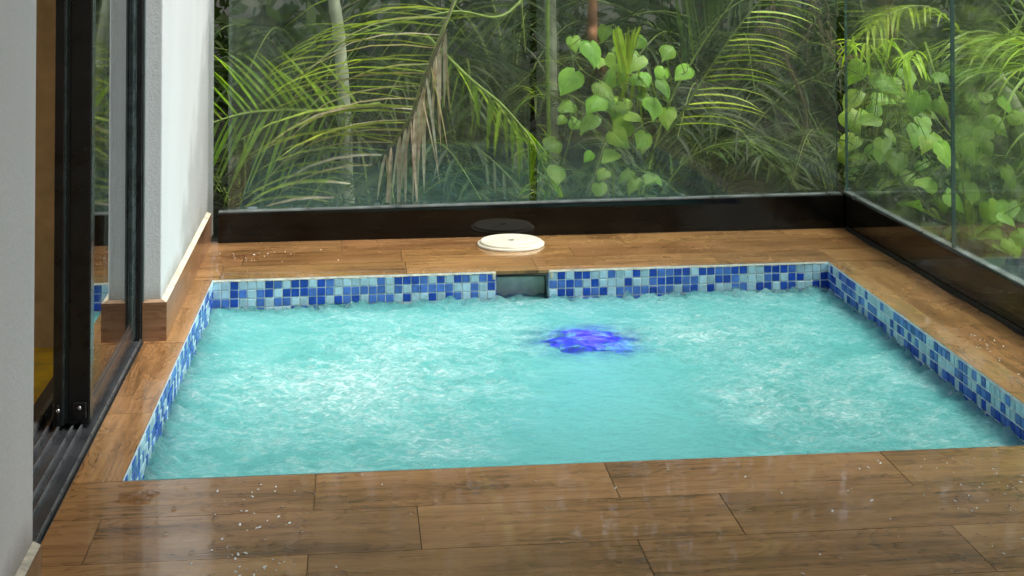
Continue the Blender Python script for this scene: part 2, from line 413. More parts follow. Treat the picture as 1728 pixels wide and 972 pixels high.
# mortar bed under the planks (shows in the joints)
bed = MB()
zb = -.004; zc = -.014
def slab(poly, top=-.0035, bot=-.014):
    bed.face([(x, y, top) for x, y in poly]); n = len(poly)
    for i in range(n):
        a, b = poly[i], poly[(i + 1) % n]; bed.face([(a[0], a[1], bot), (b[0], b[1], bot), (b[0], b[1], top), (a[0], a[1], top)])
e = .002
slab([(-.609, -2.4), (2.8, -2.4), (2.8, 3.251 - e), (-.609, 3.251 - e)])
slab([(-.609, 3.251 - e), (lx(3.25) - e, 3.251 - e), (lx(5.06) - e, 5.058 + e), (-.609, 5.06 + e)])
slab([(rx(3.25) + e, 3.251 - e), (2.8, 3.251 - e), (2.8, 5.106 + e), (rx(5.1) + e, 5.106 + e)])
slab([(-.609, 5.06 + e), (BL[0], 5.058 + e), (BR[0], 5.103 + e), (2.8, 5.106 + e), (2.8, 5.75), (-.609, 5.75)])
b_o = bed.build('deck_bed', M['grout']); b_o['kind'] = 'structure'; b_o['label'] = 'dark grout bed in the joints of the deck'

# ---------------------------------------------------------------- pool
pool = empty('plunge_pool', (.6, 4.2, -1.1), 'rectangular plunge pool lined with a band of blue mosaic tile', 'pool')
def mosaic(p0, p1, nrm, z_top, rows, name, holes=()):
    """tiles along p0 > p1, facing nrm; returns one mesh (a wall's band of mosaic)"""
    mb = MB(); p0 = Vector((*p0, 0)); p1 = Vector((*p1, 0)); d = p1 - p0; Ln = d.length; d.normalize(); nrm = Vector((*nrm, 0)).normalized()
    zt = z_top
    def quad(u0, u1, z0, z1, off, mi, col=None):
        a = p0 + d * u0 + nrm * off; b = p0 + d * u1 + nrm * off
        pts = [(a.x, a.y, z0), (b.x, b.y, z0), (b.x, b.y, z1), (a.x, a.y, z1)]
        if d.cross(Vector((0, 0, 1))).dot(nrm) < 0: pts = pts[::-1]
        mb.face(pts, mi, col)
    segs = []; u = 0
    for h0, h1 in holes: segs.append((u, h0)); u = h1
    segs.append((u, Ln))
    for s0, s1 in segs:
        quad(s0, s1, zt - rows * TP - .01, zt + .006, 0, 3)
        n = max(1, round((s1 - s0) / TP)); pt = (s1 - s0) / n
        for i in range(n):
            for r in range(rows):
                jx, jz = rnd.gauss(0, .00035), rnd.gauss(0, .00035); hw = pt * .445
                uc = s0 + (i + .5) * pt + jx; zc_ = zt - (r + .5) * TP + jz; hz = TP * .445
                mi = rnd.choices((0, 1, 2), (.29, .29, .42))[0]; s = rnd.uniform(.82, 1.15)
                # bevelled tile: raised face and four chamfers
                o0, o1, cin = .0005, .0026, .0016
                def P(uu, zz, oo): q = p0 + d * uu + nrm * oo; return (q.x, q.y, zz)
                tl = rnd.gauss(0, .0004)
                A = [P(uc - hw, zc_ - hz, o0), P(uc + hw, zc_ - hz, o0), P(uc + hw, zc_ + hz, o0), P(uc - hw, zc_ + hz, o0)]
                B = [P(uc - hw + cin, zc_ - hz + cin, o1 + tl), P(uc + hw - cin, zc_ - hz + cin, o1 - tl), P(uc + hw - cin, zc_ + hz - cin, o1 - tl), P(uc - hw + cin, zc_ + hz - cin, o1 + tl)]
                fs = [(4, 5, 6, 7), (0, 1, 5, 4), (1, 2, 6, 5), (2, 3, 7, 6), (3, 0, 4, 7)]
                if d.cross(Vector((0, 0, 1))).dot(nrm) < 0: fs = [f[::-1] for f in fs]
                mb.add(A + B, fs, mi, (s, s, s), None, False)
    o = mb.build(name, [M['tile_dark'], M['tile_mid'], M['tile_light'], M['tgrout']], pool)
    return o
for k in ('tile_dark', 'tile_mid', 'tile_light'):
    t = M[k].node_tree; p = [n for n in t.nodes if n.type == 'BSDF_PRINCIPLED'][0]
    src = p.inputs['Base Color'].links[0].from_socket; vc = N(t, 'VertexColor', layer_name='col')
    L(t, mixc(t, 1, src, vc.outputs[0], 'MULTIPLY'), p.inputs['Base Color'])
ZT = -.006; NR = 8
mosaic(BL, BR, (0, -1), ZT, NR, 'mosaic_band', holes=[(SX0 - BL[0], SX1 - BL[0])])
mosaic((BR[0], BR[1]), (FR[0], FR[1]), (-1, 0), ZT, NR, 'mosaic_band')
mosaic((FL[0], FL[1]), (BL[0], BL[1]), (1, 0), ZT, NR, 'mosaic_band')
mosaic(FL, FR, (0, 1), ZT, NR, 'mosaic_band')
# short tiled returns at the mouth of the skimmer
mosaic((SX0, ybk(SX0)), (SX0 + .001, ybk(SX0) + .03), (1, 0), ZT, 6, 'mosaic_return')
mosaic((SX1, ybk(SX1)), (SX1 - .001, ybk(SX1) + .03), (-1, 0), ZT, 6, 'mosaic_return')
bs = MB(); zt = ZT - NR * TP - .008; zf = -1.05
c4 = [BL, BR, FR, FL]
for i in range(4):
    a, b = c4[i], c4[(i + 1) % 4]; bs.face([(a[0], a[1], zf), (b[0], b[1], zf), (b[0], b[1], zt), (a[0], a[1], zt)])
bs.face([(x, y, zf) for x, y in c4])
bs.build('basin', M['basin'], pool)
sk = MB()   # skimmer throat
ya, yb2 = ybk(.58) + .002, ybk(.58) + .26
sk.face([(SX0, ya, -.3), (SX0, yb2, -.3), (SX0, yb2, -.016), (SX0, ya, -.016)])
sk.face([(SX1, yb2, -.3), (SX1, ya, -.3), (SX1, ya, -.016), (SX1, yb2, -.016)])
sk.face([(SX0, yb2, -.3), (SX1, yb2, -.3), (SX1, yb2, -.016), (SX0, yb2, -.016)])
sk.face([(SX0, ya, -.016), (SX1, ya, -.016), (SX1, yb2, -.016), (SX0, yb2, -.016)])
sk.face([(SX0, ya, -.3), (SX1, ya, -.3), (SX1, yb2, -.3), (SX0, yb2, -.3)])
sk.build('skimmer_box', M['conc'], pool)
sk = MB(); sk.box(SX0 + .004, SX1 - .004, ya + .08, ya + .095, -.155, -.040, bev=.004)
sk.build('skimmer_flap', simple('dull_grey_green_plastic', (.70, .78, .62), .35, noise_amt=.3, scale=18), pool)
# chipped mortar lip between mosaic and deck, one on either side of the skimmer mouth
for xa, xb in ((BL[0] + .004, SX0 - .001), (SX1 + .001, BR[0] - .01)):
    lip = MB(); x = xa; pts = []
    while x < xb:
        pts.append((x, ybk(x) - rnd.uniform(.0012, .0045), ZT - rnd.uniform(0, .003))); x += rnd.uniform(.012, .045)
    pts.append((xb, ybk(xb) - .003, ZT))
    vs = []; n_ = len(pts)
    for (x, y, z) in pts: vs += [(x, y, z), (x, y, -.0046), (x, ybk(x) + .004, -.0046), (x, ybk(x) + .004, z)]
    fs = [(i * 4 + j, i * 4 + (j + 1) % 4, i * 4 + 4 + (j + 1) % 4, i * 4 + 4 + j) for i in range(n_ - 1) for j in range(4)] + [(3, 2, 1, 0), tuple((n_ - 1) * 4 + j for j in range(4))]
    lip.add(vs, fs, 0, None, None, False); lip.build('mortar_lip', M['cream'], pool)
for xx in (SX0 - .012, SX1 + .002):
    lip = MB(); lip.box(xx, xx + .012, ybk(xx) - .005, ybk(xx) + .005, -.028, -.002, bev=.003); lip.build('mortar_chip', M['cream'], pool)

# ---------------------------------------------------------------- water
def fbm(x, y, s, seed, o=3):
    v = 0; a = 1; 
    for k in range(o):
        v += a * noise.noise((x * s + seed, y * s - seed, seed * 1.7)); s *= 2.03; a *= .5
    return v
JETS = [(1.17, 3.86, .45), (-.03, 4.03, .50), (.12, 4.55, .35), (1.30, 4.55, .35)]
def water_h(x, y):
    dx = min(x + .49, 1.69 - x); dy = 5.08 - y
    t_ = .35
    for jx, jy, jr in JETS: t_ += .9 * math.exp(-((x - jx) ** 2 + (y - jy) ** 2) / (jr * jr))
    cx = .70 + (4.3 - y) * -.05; wch = .10 + max(0, 4.5 - y) * .18
    calm = math.exp(-((x - cx) / wch) ** 2) * (1 / (1 + math.exp((y - 4.45) * 12)))
    t_ *= (1 - .8 * calm)
    edge = max(math.exp(-max(dy, 0) / .08), math.exp(-max(dx, 0) / .07))
    h = .0090 * t_ * fbm(x, y, 5.5, 3.1, 2) + .0085 * t_ * (1 - 2 * abs(fbm(x, y * 1.5, 13, 8.7, 2))) + .0036 * t_ * (.4 - abs(fbm(x, y * 1.7, 34, 1.3, 2)))
    h += edge * (.018 * fbm(x, y, 17, 5.5, 3) + .018 * (1 - 2 * abs(noise.noise((x * 30, y * 30, 4.4)))) + .001)
    return h
GX, GY = 330, 280
x0, x1, y0_, y1_ = -.52, 1.72, 3.235, 5.085
V = []; F = []
for j in range(GY + 1):
    v_ = j / GY
    for i in range(GX + 1):
        u_ = i / GX
        xl = lerp(FL[0], BL[0], v_) - .004; xr = lerp(FR[0], BR[0], v_) + .004
        x = lerp(xl, xr, u_); y = lerp(3.245, ybk(x) + .004, v_)
        V.append((x, y, ZW + water_h(x, y)))
for j in range(GY):
    for i in range(GX):
        a = j * (GX + 1) + i; F.append((a, a + 1, a + GX + 2, a + GX + 1))
# little tongue of water inside the skimmer
b = len(V); n1, n2 = 24, 24
for j in range(n2 + 1):
    for i in range(n1 + 1):
        x = lerp(SX0, SX1, i / n1); y = lerp(ybk(x) + .0042, ybk(x) + .25, j / n2); V.append((x, y, ZW + .001 + water_h(x, min(y, 5.07)) * .5 + .004 * fbm(x, y, 20, 3)))
for j in range(n2):
    for i in range(n1): a = b + j * (n1 + 1) + i; F.append((a, a + 1, a + n1 + 2, a + n1 + 1))
me = bpy.data.meshes.new('water'); me.from_pydata(V, [], F); me.polygons.foreach_set('use_smooth', [True] * len(F))
ca = me.color_attributes.new('mask', 'FLOAT_COLOR', 'POINT')
cc = []
for (x, y, z) in V:
    foam = 0
    for k, (jx, jy, jr) in enumerate(JETS):
        foam += (1.0, .9, .45, .5)[k] * math.exp(-((x - jx) ** 2 + (y - jy) ** 2) / (jr * jr * .35))
    dx = min(x + .49, 1.69 - x); dy = ybk(x) - y
    edge = min(1, max(math.exp(-max(dy, 0) / .06), math.exp(-max(dx, 0) / .045)))
    wch = .12 + max(0, 4.5 - y) * .20
    calm = math.exp(-((x - .72) / wch) ** 2) * (1 / (1 + math.exp((y - 4.5) * 10)))
    lampz = math.exp(-((x - .735) / .16) ** 2 - ((y - 4.57) / .15) ** 2)
    cc += [min(1, foam), edge, calm, 1.0 - 0 * lampz]
    cc[-1] = 1 - lampz
ca.data.foreach_set('color', cc)
m, t, p, o = mat('pool_water')
tc = N(t, 'TexCoord'); vc = N(t, 'VertexColor', layer_name='mask'); sp = N(t, 'SeparateColor'); L(t, vc.outputs[0], sp.inputs[0])
foam, edge, calm, lampm = sp.outputs[0], sp.outputs[1], sp.outputs[2], math_(t, 'SUBTRACT', 1.0, vc.outputs['Alpha'])
n1 = N(t, 'TexNoise', Scale=1, Detail=7, Roughness=.68, Distortion=1.1); L(t, mapping(t, tc.outputs['Object'], (36, 84, 36)), n1.inputs['Vector'])
n2 = N(t, 'TexNoise', Scale=1, Detail=5, Roughness=.6, Distortion=.7); L(t, mapping(t, tc.outputs['Object'], (7, 10, 7)), n2.inputs['Vector'])
n3 = N(t, 'TexNoise', Scale=2.2, Detail=3); L(t, tc.outputs['Object'], n3.inputs['Vector'])
ff = math_(t, 'ADD', math_(t, 'MULTIPLY', foam, .095), math_(t, 'MULTIPLY', calm, -.22))
ff = math_(t, 'ADD', ff, math_(t, 'MULTIPLY', math_(t, 'SUBTRACT', n3.outputs[0], .5), .25))
ff = math_(t, 'ADD', ff, math_(t, 'MULTIPLY', n1.outputs[0], .75)); ff = math_(t, 'ADD', ff, math_(t, 'MULTIPLY', n2.outputs[0], .25))
body = ramp(t, n2.outputs[0], [(.35, (.13, .50, .475)), (.65, (.19, .58, .56))])
body = mixc(t, math_(t, 'MULTIPLY', calm, .8), body, (.165, .56, .55))
c = mixc(t, ramp(t, ff, [(.50, 0), (.535, .20), (.59, .32), (.66, 1)]), body, (.62, .86, .85))  # pale tone: jet foam, plus ripple highlights painted as lighter strokes
L(t, c, p.inputs['Base Color']); p.inputs['IOR'].default_value = 1.33
p.inputs['Roughness'].default_value = .04
hh = math_(t, 'MULTIPLY', math_(t, 'ADD', n1.outputs[0], math_(t, 'MULTIPLY', n2.outputs[0], .8)), math_(t, 'SUBTRACT', 1.0, math_(t, 'MULTIPLY', calm, .75)))
nb = bump(t, hh, 1.0, .034); L(t, nb, p.inputs['Normal'])
rf = N(t, 'BsdfRefraction'); rf.inputs['IOR'].default_value = 1.33; rf.inputs['Roughness'].default_value = .05; L(t, nb, rf.inputs['Normal'])
rf.inputs['Color'].default_value = (.8, .97, .97, 1)
gl = N(t, 'BsdfGlossy'); gl.inputs['Roughness'].default_value = .05; L(t, nb, gl.inputs['Normal'])
fr = N(t, 'Fresnel'); fr.inputs[0].default_value = 1.33; L(t, nb, fr.inputs['Normal'])
thru = N(t, 'MixShader'); thru.inputs[0].default_value = .5; trp = N(t, 'BsdfTransparent'); trp.inputs[0].default_value = (.8, .97, .97, 1); L(t, trp.outputs[0], thru.inputs[1]); L(t, rf.outputs[0], thru.inputs[2])
L(t, math_(t, 'SUBTRACT', 1.0, math_(t, 'MULTIPLY', edge, .6)), thru.inputs[0])
clear = N(t, 'MixShader'); L(t, fr.outputs[0], clear.inputs[0]); L(t, thru.outputs[0], clear.inputs[1]); L(t, gl.outputs[0], clear.inputs[2])
tl = N(t, 'BsdfTranslucent'); tl.inputs['Color'].default_value = (.55, .8, .95, 1)
# light inside milky water is scattered from below the surface: the body colour ignores the ripples, the reflection and the painted strokes follow them
flat = N(t, 'CombineXYZ', Z=1.0)
soft = N(t, 'Mix'); soft.data_type = 'VECTOR'; soft.inputs[0].default_value = .46; L(t, flat.outputs[0], soft.inputs[4]); L(t, nb, soft.inputs[5])
df = N(t, 'BsdfDiffuse'); L(t, c, df.inputs['Color']); L(t, soft.outputs[1], df.inputs['Normal']); L(t, flat.outputs[0], tl.inputs['Normal'])
bodyS = N(t, 'MixShader'); bodyS.inputs[0].default_value = .10; L(t, df.outputs[0], bodyS.inputs[1]); L(t, tl.outputs[0], bodyS.inputs[2])
milk = N(t, 'MixShader'); L(t, fr.outputs[0], milk.inputs[0]); L(t, bodyS.outputs[0], milk.inputs[1]); L(t, gl.outputs[0], milk.inputs[2])
nl = N(t, 'TexNoise', Scale=16, Detail=5, Roughness=.6, Distortion=.3); L(t, tc.outputs['Object'], nl.inputs['Vector'])
# bubbles hide most of the depth; the water is clearer at the walls and where no jet blows
cl = math_(t, 'ADD', math_(t, 'MULTIPLY', edge, .65), .04)
cl = math_(t, 'ADD', cl, ramp(t, math_(t, 'MULTIPLY', lampm, math_(t, 'ADD', math_(t, 'MULTIPLY', math_(t, 'SUBTRACT', nl.outputs[0], .5), 3.4), .82)), [(.05, 0), (.30, .35), (.60, 1)]), True)
mx = N(t, 'MixShader'); L(t, cl, mx.inputs[0]); L(t, milk.outputs[0], mx.inputs[1]); L(t, clear.outputs[0], mx.inputs[2])
L(t, mx.outputs[0], o.inputs['Surface'])
me.materials.append(m)
wo_ = bpy.data.objects.new('water', me); COL.objects.link(wo_)
tag(wo_, 'churning milky turquoise pool water with foam over two jets', 'water', kind='structure')

# underwater lamp on the rear wall, seen through the surface
lamp = empty('underwater_lamp', (.86, 5.075, -.56), 'blue glowing underwater lamp on the pool wall', 'lamp')
lb = MB(); n = 32; cx, cy, cz = .80, 5.085, -.52
def disc(mb, r0, r1, ya, yb, mi=0):
    for i in range(n):
        a, b = 2 * math.pi * i / n, 2 * math.pi * (i + 1) / n
        mb.face([(cx + r0 * math.cos(a), ya, cz + r0 * math.sin(a)), (cx + r0 * math.cos(b), ya, cz + r0 * math.sin(b)), (cx + r1 * math.cos(b), yb, cz + r1 * math.sin(b)), (cx + r1 * math.cos(a), yb, cz + r1 * math.sin(a))], mi, smooth=True)
disc(lb, .125, .120, 5.08, 5.055); disc(lb, .120, .100, 5.055, 5.055); disc(lb, .100, .098, 5.055, 5.06)
lb.build('housing', simple('white_lamp_ring', (.7, .7, .7), .3), lamp)
lb = MB(); disc(lb, .098, .06, 5.06, 5.045); disc(lb, .06, .0001, 5.045, 5.04)
em, t, p, o = mat('blue_lens'); p.inputs['Base Color'].default_value = (.05, .03, .5, 1)
p.inputs['Emission Color'].default_value = (.10, .03, 1, 1); p.inputs['Emission Strength'].default_value = 1.2
lb.build('lens', em, lamp)
pl = bpy.data.lights.new('lamp_glow', 'POINT'); pl.energy = 1.0; pl.color = (.07, .05, 1); pl.shadow_soft_size = .06
po = bpy.data.objects.new('lamp_glow', pl); COL.objects.link(po); po.parent = lamp; po.location = (-.06, -.14, .06)

# skimmer lid
lid = empty('skimmer_lid', (.588, 5.50, .001), 'round cream plastic skimmer lid on the rear deck', 'lid')
def lathe(mb, prof, c, n=64, mi=0):
    vs = []; fs = []
    for r, z in prof:
        for i in range(n): a = 2 * math.pi * i / n; vs.append((c[0] + r * math.cos(a), c[1] + r * math.sin(a), c[2] + z))
    for k in range(len(prof) - 1):
        for i in range(n): fs.append((k * n + i, k * n + (i + 1) % n, (k + 1) * n + (i + 1) % n, (k + 1) * n + i))
    fs.append(tuple((len(prof) - 1) * n + i for i in range(n)))
    mb.add(vs, fs, mi)
lm = MB(); lathe(lm, [(.127, 0), (.127, .006), (.125, .008), (.119, .008)], (.588, 5.50, .001)); lm.build('collar', M['lid'], lid)
lm = MB(); lathe(lm, [(.1175, .006), (.1175, .014), (.114, .0165), (.108, .017), (.106, .0155), (.08, .0165), (.02, .0175), (.012, .0175), (.011, .014), (.0001, .014)], (.588, 5.50, .001)); lm.build('cover', M['lid'], lid)
lm = MB()
lm.box(.578, .598, 5.497, 5.503, .0152, .0192, bev=.001); lm.build('finger_latch', M['black'], lid)

# ---------------------------------------------------------------- kerbs and glass
kb = empty('kerb_wall', (.7, 5.7, 0), 'low black polished stone kerb under the rear glass fence', 'kerb', 'black kerbs round the deck')
zl, zr = .112, .133
k = MB(); k.hexa([(-.517, KY - .003, -.01), (1.944, KY + .014, -.01), (1.944, KY + .14, -.01), (-.517, KY + .12, -.01), (-.517, KY - .003, zl), (1.944, KY + .014, zr), (1.944, KY + .14, zr), (-.517, KY + .12, zl)], bev=.003)
k.build('stone', M['kerb'], kb)
k = MB(); k.hexa([(-.517, KY + .004, zl), (1.935, KY + .020, zr), (1.935, KY + .052, zr), (-.517, KY + .036, zl), (-.517, KY + .004, zl + .0065), (1.935, KY + .020, zr + .0065), (1.935, KY + .052, zr + .0065), (-.517, KY + .036, zl + .0065)], bev=.001)
k.build('metal_channel', M['channel'], kb)
kb2 = empty('kerb_wall', (2.05, 4, 0), 'low black stone kerb under the right hand glass, dirt along its foot', 'kerb', 'black kerbs round the deck')
sx = lambda y: lerp(1.965, 1.945, (y - 4.12) / 1.54)
k = MB(); k.hexa([(sx(1.2), 1.2, -.01), (2.12, 1.2, -.01), (2.12, 5.80, -.01), (1.946, 5.80, -.01), (sx(1.2), 1.2, .135), (2.12, 1.2, .135), (2.12, 5.80, .135), (1.946, 5.80, .135)], bev=.003)
k.build('stone', M['kerb'], kb2)
k = MB(); k.hexa([(sx(1.2) + .006, 1.2, .135), (sx(1.2) + .034, 1.2, .135), (1.98, 5.69, .135), (1.954, 5.69, .135), (sx(1.2) + .006, 1.2, .141), (sx(1.2) + .034, 1.2, .141), (1.98, 5.69, .141), (1.954, 5.69, .141)], bev=.001)
k.build('metal_channel', M['channel'], kb2)
# dirt gathered in the corner of deck and kerb: uneven strip
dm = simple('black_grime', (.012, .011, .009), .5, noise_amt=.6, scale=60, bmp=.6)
k = MB(); y = 1.2
while y < 5.6:
    s = rnd.uniform(.02, .06); wd = .010 + .014 * abs(noise.noise((y * 4, 0, 0))) + rnd.uniform(0, .006)
    wd2 = .010 + .014 * abs(noise.noise(((y + s) * 4, 0, 0)))
    k.face([(sx(y) - wd, y, .0012), (sx(y) + .004, y, .0012), (sx(y + s) + .004, y + s, .0012), (sx(y + s) - wd2, y + s, .0012)])
    k.face([(sx(y) - .003, y, .0012), (sx(y + s) - .003, y + s, .0012), (sx(y + s) - .001, y + s, .013), (sx(y) - .001, y, .013)]); y += s
k.build('grime_line', dm, kb2)
k = MB(); x = -.51
while x < 1.9:
    s = rnd.uniform(.02, .06); yy = KY + lerp(-.003, .014, (x + .517) / 2.46); wd = .002 + .007 * abs(noise.noise((x * 5, 2, 0)))
    k.face([(x, yy - wd, .0012), (x + s, yy - wd, .0012), (x + s, yy + .004, .0012), (x, yy + .004, .0012)]); x += s
k.build('grime_line', dm, kb)

GT = 2.3
def pane(x0, y0, x1, y1, zb0, zb1, label, m_, th=.012):
    d = Vector((x1 - x0, y1 - y0, 0)); d.normalize(); nn = Vector((-d.y, d.x, 0)) * th / 2
    root = empty('glass_panel', ((x0 + x1) / 2, (y0 + y1) / 2, (zb0 + zb1) / 2), label, 'glass panel', 'frameless glass fence panels')
    g = MB(); A, B = Vector((x0, y0, 0)), Vector((x1, y1, 0))
    cs = [A - nn, B - nn, B + nn, A + nn]
    bt = [Vector((c.x, c.y, zb0 if i in (0, 3) else zb1)) for i, c in enumerate(cs)]; tp = [Vector((c.x, c.y, GT)) for c in cs]
    for f in ((0, 1), (2, 3)): g.face([bt[f[0]], bt[f[1]], tp[f[1]], tp[f[0]]])
    g.build('pane', m_, root)
    g = MB()
    for f in ((1, 2), (3, 0)): g.face([bt[f[0]], bt[f[1]], tp[f[1]], tp[f[0]]])
    g.face(tp)
    g.build('polished_edge', M['glass_edge'], root)
pane(-.482, KY + .020, .680, KY + .028, .1195, .1295, 'left rear glass panel, next to the white wall', M['glass'])
pane(.708, KY + .028, 1.922, KY + .036, .1300, .1400, 'middle rear glass panel in front of the heart leaf vine', M['glass'])
pane(1.966, 5.690, 1.972, 4.656, .1415, .1415, 'right side glass panel nearest the corner', M['glass2'])
pane(1.972, 4.648, 1.985, 1.4, .1415, .1415, 'right side glass panel nearest the viewer', M['glass2'])

# ---------------------------------------------------------------- left: walls and sliding door
def uvbox(mb, x0, x1, y0, y1, z0, z1, col=(1, 1, 1)):
    """box with the grain running horizontally"""
    ou, ov = rnd.uniform(0, 50), rnd.uniform(0, 50)
    for pts, uvs in (([(x1, y0, z0), (x1, y1, z0), (x1, y1, z1), (x1, y0, z1)], [(y0, z0), (y1, z0), (y1, z1), (y0, z1)]),
                     ([(x0, y0, z0), (x1, y0, z0), (x1, y0, z1), (x0, y0, z1)], [(x0, z0), (x1, z0), (x1, z1), (x0, z1)]),
                     ([(x1, y1, z0), (x0, y1, z0), (x0, y1, z1), (x1, y1, z1)], [(x1, z0), (x0, z0), (x0, z1), (x1, z1)]),
                     ([(x0, y0, z1), (x1, y0, z1), (x1, y1, z1), (x0, y1, z1)], [(x0, y0), (x1, y0), (x1, y1), (x0, y1)])):
        mb.face(pts, 0, col, [(a + ou, b + ov) for a, b in uvs])
WH = 3.0
# rear wall pier
wp = empty('white_wall', (WALLX, DOOR1, 0), 'bright white plaster wall between sliding door and rear glass', 'wall')
k = MB(); k.box(-.80, WALLX, DOOR1, 5.90, -.02, WH, bev=.004); k.build('plaster', M['plaster_side'], wp)
k = MB(); ys = [DOOR1 - .014, 4.95, KY + .0]
for i in range(2): uvbox(k, -.612, -.543, ys[i] + (.0008 if i else 0), ys[i + 1], -.005, .112)
o = k.build('skirting', M['skirt'], wp)
k = MB(); k.face([(-.612, DOOR1 - .0135, .1122), (-.5435, DOOR1 - .0135, .1122), (WALLX + .0005, DOOR1 - .001, .119), (-.612, DOOR1 - .001, .119)], 1)
k.face([(-.5435, DOOR1 - .0135, .1122), (-.5435, KY, .1122), (WALLX + .0005, KY, .119), (WALLX + .0005, DOOR1 - .001, .119)])
k.build('mortar_fillet', [M['cream'], M['brownmortar']], wp)
# near wall
wn_ = empty('white_wall', (WALLX, DOOR0, 0), 'grey-white plaster wall at the left edge, nearest the viewer', 'wall')
k = MB(); k.box(-.80, WALLX - .004, -2.6, DOOR0, -.02, WH, bev=.004); k.build('plaster', M['plaster'], wn_)
k = MB(); uvbox(k, -.60, -.548, 1.4, DOOR0 - .006, -.005, .112); uvbox(k, -.60, -.548, -2.4, 1.398, -.005, .112)
k.build('skirting', M['skirt'], wn_)
k = MB(); k.face([(-.549, -2.4, .1125), (-.549, DOOR0 - .006, .1125), (WALLX - .003, DOOR0 - .006, .119), (WALLX - .003, -2.4, .119)])
k.face([(-.61, DOOR0 - .0055, .1115), (-.549, DOOR0 - .0055, .1115), (-.549, DOOR0 - .0055, .1125), (WALLX - .003, DOOR0 - .0055, .119), (-.61, DOOR0 - .0055, .119)])
k.build('mortar_fillet', M['cream'], wn_)
# threshold track
tr = empty('door_track', (-.69, 3.5, 0), 'wet dark grey aluminium sliding door track in the doorway', 'door track')
k = MB(); k.box(-.80, -.612, DOOR0 + .002, DOOR1 - .016, -.012, .004, bev=.001); k.build('sill', M['darkgrey'], tr)
for x, wd, hh in ((-.616, .004, .009), (-.648, .004, .014), (-.668, .005, .014), (-.700, .005, .015), (-.724, .005, .016), (-.754, .012, .022)):
    k = MB(); k.box(x - wd / 2, x + wd / 2, DOOR0 + .002, DOOR1 - .016, .004, hh, bev=.001); k.build('rail', M['rail'], tr)
# jamb at the rear pier and head
fr_ = empty('door_frame', (-.70, DOOR1, 0), 'black aluminium door frame against the white wall', 'door frame')
k = MB(); k.box(-.79, -.6145, DOOR1 - .022, DOOR1 - .002, .004, 2.3, bev=.002); k.build('jamb', M['black'], fr_)
k = MB(); k.box(-.6135, -.6085, DOOR1 - .012, DOOR1 - .001, .114, 2.3, bev=.001); k.build('edge_strip', M['seal'], fr_)
k = MB(); k.box(-.79, -.62, DOOR0 + .002, DOOR1 - .023, 2.26, 2.3, bev=.002); k.build('head', M['black'], fr_)
def door(xo, xi, ya, yb, label, sash=.045):
    root = empty('sliding_door', ((xo + xi) / 2, (ya + yb) / 2, .012), label, 'door', 'sliding door leaves')
    zb_ = .014; rt = .070
    k = MB(); k.box(xi, xo, ya, ya + sash, zb_, 2.25, bev=.002); st = k.build('stile', M['black'], root)
    k = MB(); k.box(xo, xo + .0016, ya + .001, ya + sash - .002, zb_ + .002, 2.25); k.build('stile_facing', M['greenframe'], st)
    k = MB(); k.box(xi, xo, yb - sash - .018, yb, zb_, 2.25, bev=.002); k.build('stile', M['greenframe'], root)
    k = MB(); k.box(xi, xo, ya + sash, yb - sash - .018, zb_, rt - .012, bev=.001); k.box(xi + .004, xo - .0035, ya + sash, yb - sash - .018, rt - .012, rt, bev=.001); k.build('bottom_rail', M['railbrown'], root)
    k = MB(); k.box(xi, xo, ya + sash, yb - sash - .018, 2.2, 2.25); k.build('top_rail', M['black'], root)
    k = MB(); k.face([(xo - .006, ya + sash, rt), (xo - .006, yb - sash - .018, rt), (xo - .006, yb - sash - .018, 2.2), (xo - .006, ya + sash, 2.2)])
    k.face([(xo - .012, ya + sash, rt), (xo - .012, yb - sash - .018, rt), (xo - .012, yb - sash - .018, 2.2), (xo - .012, ya + sash, 2.2)]); k.build('pane', M['doorglass'], root)
    k = MB(); k.box(xi + .012, xo - .006, ya - .010, ya - .0005, .030, .068, bev=.002); br = k.build('end_stop', M['black'], root)
    k = MB()
    vs = []; 
    for i in range(12): a = 2 * math.pi * i / 12; vs.append(((xo + xi) / 2 + .003 + .0045 * math.cos(a), ya - .0105, .055 + .0045 * math.sin(a)))
    vs2 = [(v[0] * .6 + ((xo + xi) / 2 + .003) * .4, ya - .013, v[2] * .6 + .055 * .4) for v in vs]
    k.add(vs + vs2, [(i, (i + 1) % 12, 12 + (i + 1) % 12, 12 + i) for i in range(12)] + [tuple(range(12, 24))]); k.build('screw', M['steel'], br)
    return root
M['railbrown'] = simple('bronze_rail', (.055, .045, .042), .16, noise_amt=.3, metal=.0)
door(-.630, -.679, 3.590, 4.322, 'outer sliding glass door leaf, mirroring the white wall')
door(-.690, -.7125, 3.575, 4.322, 'inner black sliding door leaf behind the first')
k = MB(); k.box(-.690, -.681, 3.60, 3.61, .014, 2.25); sl_ = k.build('brush_seal', M['seal'], fr_)
# room behind
rm = empty('room', (-1.5, 3, 0), 'dim tan room seen through the open door', 'room')
k = MB(); k.face([(-4, -.5, -.008), (-.80, -.5, -.008), (-.80, 4.4, -.008), (-4, 4.4, -.008)]); k.build('floor', M['room_floor'], rm)
k = MB(); k.box(-4, -.801, 4.33, 4.40, -.02, 2.6); k.box(-4.1, -4, -.5, 4.4, -.02, .8); k.box(-4.1, -4, -.5, 4.4, 2.2, 2.6); k.box(-4, -.801, -.6, -.5, -.02, 2.6); k.build('wall', M['room_wall'], rm)  # far wall left open at mid height, an added opening to brighten the room
k = MB(); k.box(-4.1, -.801, -.6, 4.4, 2.6, 2.65); k.build('ceiling', M['room_wall'], rm)
# head of wall above the door
hw = MB(); hw.box(-.80, WALLX - .004, DOOR0 + .001, DOOR1 - .001, 2.302, WH, bev=.002)
o = hw.build('wall_head', M['plaster'], wn_)
